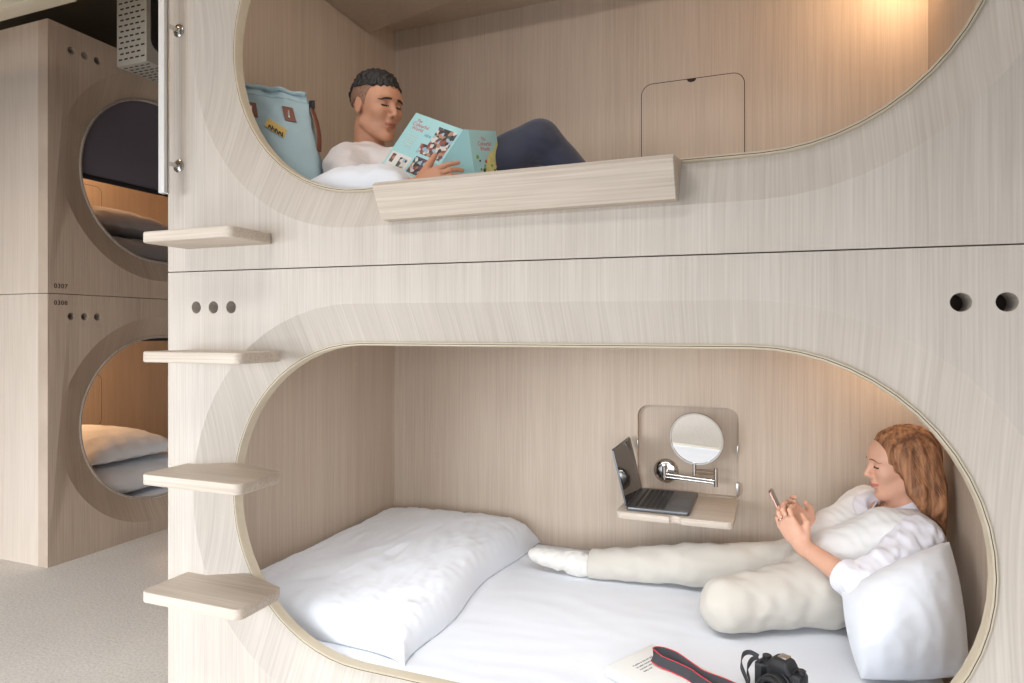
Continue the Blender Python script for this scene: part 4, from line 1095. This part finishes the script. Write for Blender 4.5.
def flat(f, x0, x1, z0, z1, m, name, parent, lift=.0006):
    return MB().box((x0, -lift, z0), (x1, .0001, z1), 0, f).build(name, m, parent, None)
def words(f, rows, m, name, parent):
    ms = [text_mesh(s, sz, f @ Matrix.Translation((x, -.0002, z)) @ Matrix.Rotation(PI / 2, 4, 'X'), .0003) for s, sz, x, z in rows]
    link(name, join_meshes(ms), m, parent, None)
words(LF, [('The', .014, .022, -.026), ('Colourful', .017, .014, -.040), ('World', .017, .020, -.054)], M['coral'], 'title', lc)
words(LF, [('nice', .016, .080, -.062)], mat('blue_print', (90, 140, 160), .6), 'small_title', lc)
words(LF, [('stories and places', .0062, .018, -.072 - .008 * k) for k in range(6)], M['photo_white'], 'blurb', lc)
for r in ((.112, lw - .008, -.118, -.018), (.088, .116, -.118, -.085)): flat(LF, *r, M['collage'], 'picture', lc)
flat(LF, .008, .090, -.192, -.140, M['photo_white'], 'picture', lc, .0005)
flat(LF, .016, .030, -.176, -.146, M['collage'], 'picture', lc, .0009); flat(LF, .050, .080, -.182, -.150, M['collage'], 'picture', lc, .0009)
flat(LF, .098, lw - .012, -.185, -.128, M['collage'], 'picture', lc)
words(LF, [('EXPLORE', .009, .010, -.202)], M['ink'], 'small_print', lc)
words(RF, [('The', .015, .060, -.030), ('Colourful', .018, .040, -.045), ('World', .018, .050, -.060)], M['coral'], 'title', rcv)
pts_ = [(.185 - .06 * t + .012 * math.sin(14 * t), -.035 - .16 * t) for t in [i / 14 for i in range(15)]] 
poly = [(.188, -.030), (.178, -.036), (.165, -.050), (.150, -.060), (.128, -.066), (.110, -.082), (.095, -.104), (.084, -.120), (.078, -.142), (.070, -.160), (.050, -.172), (.042, -.192), (.050, -.203), (.170, -.203), (.188, -.180)]
poly = [(max(.006, rw - .002 - (.19 - x) * .82), z) for x, z in poly]
rg = random.Random(4); mp_ = MB().prism(poly, -.0006, .0001, 'Y', 0, RF)
for k in range(34):
    x = rg.uniform(.02, rw - .012); z = rg.uniform(-.19, -.075); mp_.mi = k % 3 + 1; s_ = rg.uniform(.003, .0065)
    mp_.prism([(x + s_ * math.cos(a) * rg.uniform(.7, 1.4), z + s_ * math.sin(a)) for a in [2 * PI * i / 7 for i in range(7)]], -.0011, -.0002, 'Y', 0, RF)
mp_.build('map_print', [M['mapy'], M['green'], M['coral'], M['ink']], rcv, None)

# ------------------------------------------------------------------ added fill strips and wall lamps inside the pods
def em(name, rgb, k):
    m = bpy.data.materials.new(name); m.use_nodes = True; b = m.node_tree.nodes['Principled BSDF']
    b.inputs['Emission Color'].default_value = (*rgb, 1); b.inputs['Emission Strength'].default_value = k; return m
M['glow'] = em('warm_lamp_glow', WARM, 4); M['led'] = em('neutral_led', (1, .95, .9), 3)
def fill_strip(pod, z, power, color=(1.0, .93, .86), lean=.335, spread=125):
    '''slim light strip tucked under the ceiling right behind the lintel'''
    MB().box((-1.35, 1.500, z), (.30, 1.530, z + .012), .002).build('light_strip', M['led'], pod, 40)
    a = area('strip_light', (-.52, 1.515, z - .004), (-.52, 1.515 + lean, z - 1.0), 1.6, .03, power, color); a.data.spread = math.radians(spread); return a
fill_strip(low, 1.175, 5.0, (.93, .96, 1.0))  # fill added to brighten the lower bed
fill_strip(upp, 2.336, 4.2, (1.0, .92, .85), .9, 165)  # fill added to brighten the upper bunk's walls
def wall_lamp(pod, z, power):
    # slim warm lamp on the right-hand wall, shining across the back wall
    MB().box((.500, 2.33, z - .02), (.5145, 2.57, z + .02), .003).build('wall_lamp', M['steel_soft'], pod, 40)
    MB().box((.4975, 2.34, z - .015), (.4995, 2.56, z + .015)).build('lamp_diffuser', M['glow'], pod, None)
    area('wall_lamp_light', (.494, 2.45, z), (.25, 2.60, z - .22), .22, .03, power, WARM)
wall_lamp(upp, 2.33, 3.6)
wall_lamp(low, 1.07, 1.7)

# ------------------------------------------------------------------ inside the pods across the corridor
M['blind'] = mat('dark_grey_blackout_fabric', (104, 98, 110), 0.9, bump=.3, bscale=500)
for pod, zt, zb in ((up2, 2.44, 1.828), (lo2, 1.20, 1.028)):
    b_ = MB().box((-3.112, 2.04, zb), (-3.109, 4.05, zt)).build('roller_blind', M['blind'], pod, 40)
    MB().box((-3.118, 2.04, zb - .012), (-3.103, 4.05, zb + .012), .003).build('bottom_bar', M['black'], b_, 40)
def mattress2(z, label):
    o = MB().box((-4.215, 2.030, z), (-3.085, 4.10, z + .1045), .02, None, 3).build('mattress', M['sheet'], None, 50); tag(o, label, 'mattress')
mattress2(.0755, 'white mattress under the white bedding pile across the corridor'); mattress2(1.318, 'white mattress under the grey bedding pile across the corridor')
M['greylinen'] = mat('grey_bedding', (150, 146, 148), 0.9, sheen=.2, bump=.2, bscale=600)  # bedding greyed in its colour because the upper bunk is unlit
for z, lab, m_, d_ in ((.184, 'white', M['linen'], ''), (1.4265, 'grey', M['greylinen'], '')):
    o = cushion('folded_duvet', [(-4.10, 2.20, z + .05), (-4.10, 3.20, z + .05), (-3.13, 3.25, z + .05), (-3.13, 2.20, z + .05)], .15, m_, 20 + z, wr=.008, flat=.3, floor=z, pw=(6, .5))
    tag(o, '%s folded duvet at the bottom of the pile in bunk %s across the corridor' % (lab, '0308' if z < 1 else '0307'), 'duvet')
    o = cushion('pillow', [(-4.05, 2.28, z + .205), (-4.05, 2.86, z + .205), (-3.20, 2.90, z + .205), (-3.20, 2.30, z + .205)], .17, m_, 30 + z, wr=.006, flat=.25)
    tag(o, '%s pillow on the folded duvet in bunk %s across the corridor' % (lab, '0308' if z < 1 else '0307'), 'pillow')
def lamp2(pod, z, p):
    MB().lathe([(0, .03), (.022, .03), (.026, .02), (.026, -.004), (.022, -.004), (.022, .0)], 24, Matrix.Translation((-4.05, 2.35, z))).build('reading_lamp', M['steel_soft'], pod, 40)
    bulb('lamp_light', (-4.02, 2.42, z - .05), p, WARM, .03)
lamp2(up2, 2.40, 30.0); lamp2(lo2, 1.15, 15.0)

# ------------------------------------------------------------------ overhead: perforated cabinet and a wooden board
M['perf'] = mat('light_grey_sheet_metal', (176, 172, 162), 0.5, .3)
M['slot'] = mat('dark_slots', (36, 33, 30), 0.8)
M['smoke'] = mat('dark_smoked_glass', (40, 38, 36), 0.12, spec=.8)
vc = thing('vent_cabinet', 'light grey perforated metal cabinet hanging from the dark ceiling', 'cabinet', (-2.62, 2.19, 2.25))
x0, x1, y0, y1, z0, z1 = -2.712, -2.528, 2.088, 2.300, 2.250, 2.858
q = MB().box((x0, y0, z0), (x1, y1, z1), .006); q.mi = 1
for r in range(24):
    for c in range(5):
        xx = x0 + .016 + c * .034 + (.009 if r % 2 else 0); zz = z0 + .024 + r * .025
        if xx + .02 < x1 - .006: q.box((xx, y0 - .0006, zz), (xx + .021, y0 + .001, zz + .007))
for r in range(8):
    for c in range(5):
        xx = x0 + .016 + c * .034 + (.009 if r % 2 else 0); yy = y0 + .022 + r * .024
        if xx + .02 < x1 - .006: q.box((xx, yy, z0 - .0006), (xx + .021, yy + .007, z0 + .001))
q.build('perforated_housing', [M['perf'], M['slot']], vc, 40)
MB().prism(rounded(.170, .50, .05, 6, (y0 + y1) / 2, 2.56), x1 - .001, x1 + .004, 'X', .001).build('side_window', M['smoke'], vc, 40)
dl = thing('downlight', 'small warm downlight in the dark ceiling above the corridor', 'lamp', (-2.45, .55, 2.82))
MB().lathe([(.045, 0), (.055, 0), (.055, .038), (0, .038), (0, .030), (.045, .030)], 32, Matrix.Translation((-2.45, .55, 2.82))).build('housing', M['frame'], dl, 40)
bulb('downlight_bulb', (-2.45, .55, 2.79), 9.0, (1, .66, .42), .04)  # fill added to warm the top of the far unit
cl = thing('ceiling_lamp', 'flat rectangular lamp on the dark ceiling over the aisle', 'lamp', (-1.35, -.10, 2.80))
MB().box((-1.98, -.38, 2.80), (-.72, .18, 2.858), .004).build('housing', M['frame'], cl, 40)  # housing for the added aisle fill
MB().box((-1.95, -.35, 2.794), (-.75, .15, 2.7995)).build('diffuser', M['led'], cl, None)
ob = thing('overhead_board', 'pale wooden board with a plywood lip under the dark ceiling at the top left', 'board', (-4.2, 1.45, 2.33))
MB().box((-6.19, 1.15, 2.345), (-2.40, 1.62, 2.375)).build('board', M['wood_x'], ob, None)
MB().box((-6.19, 1.62, 2.300), (-2.40, 1.690, 2.378), .004).build('lip', M['ply'], ob, 40)
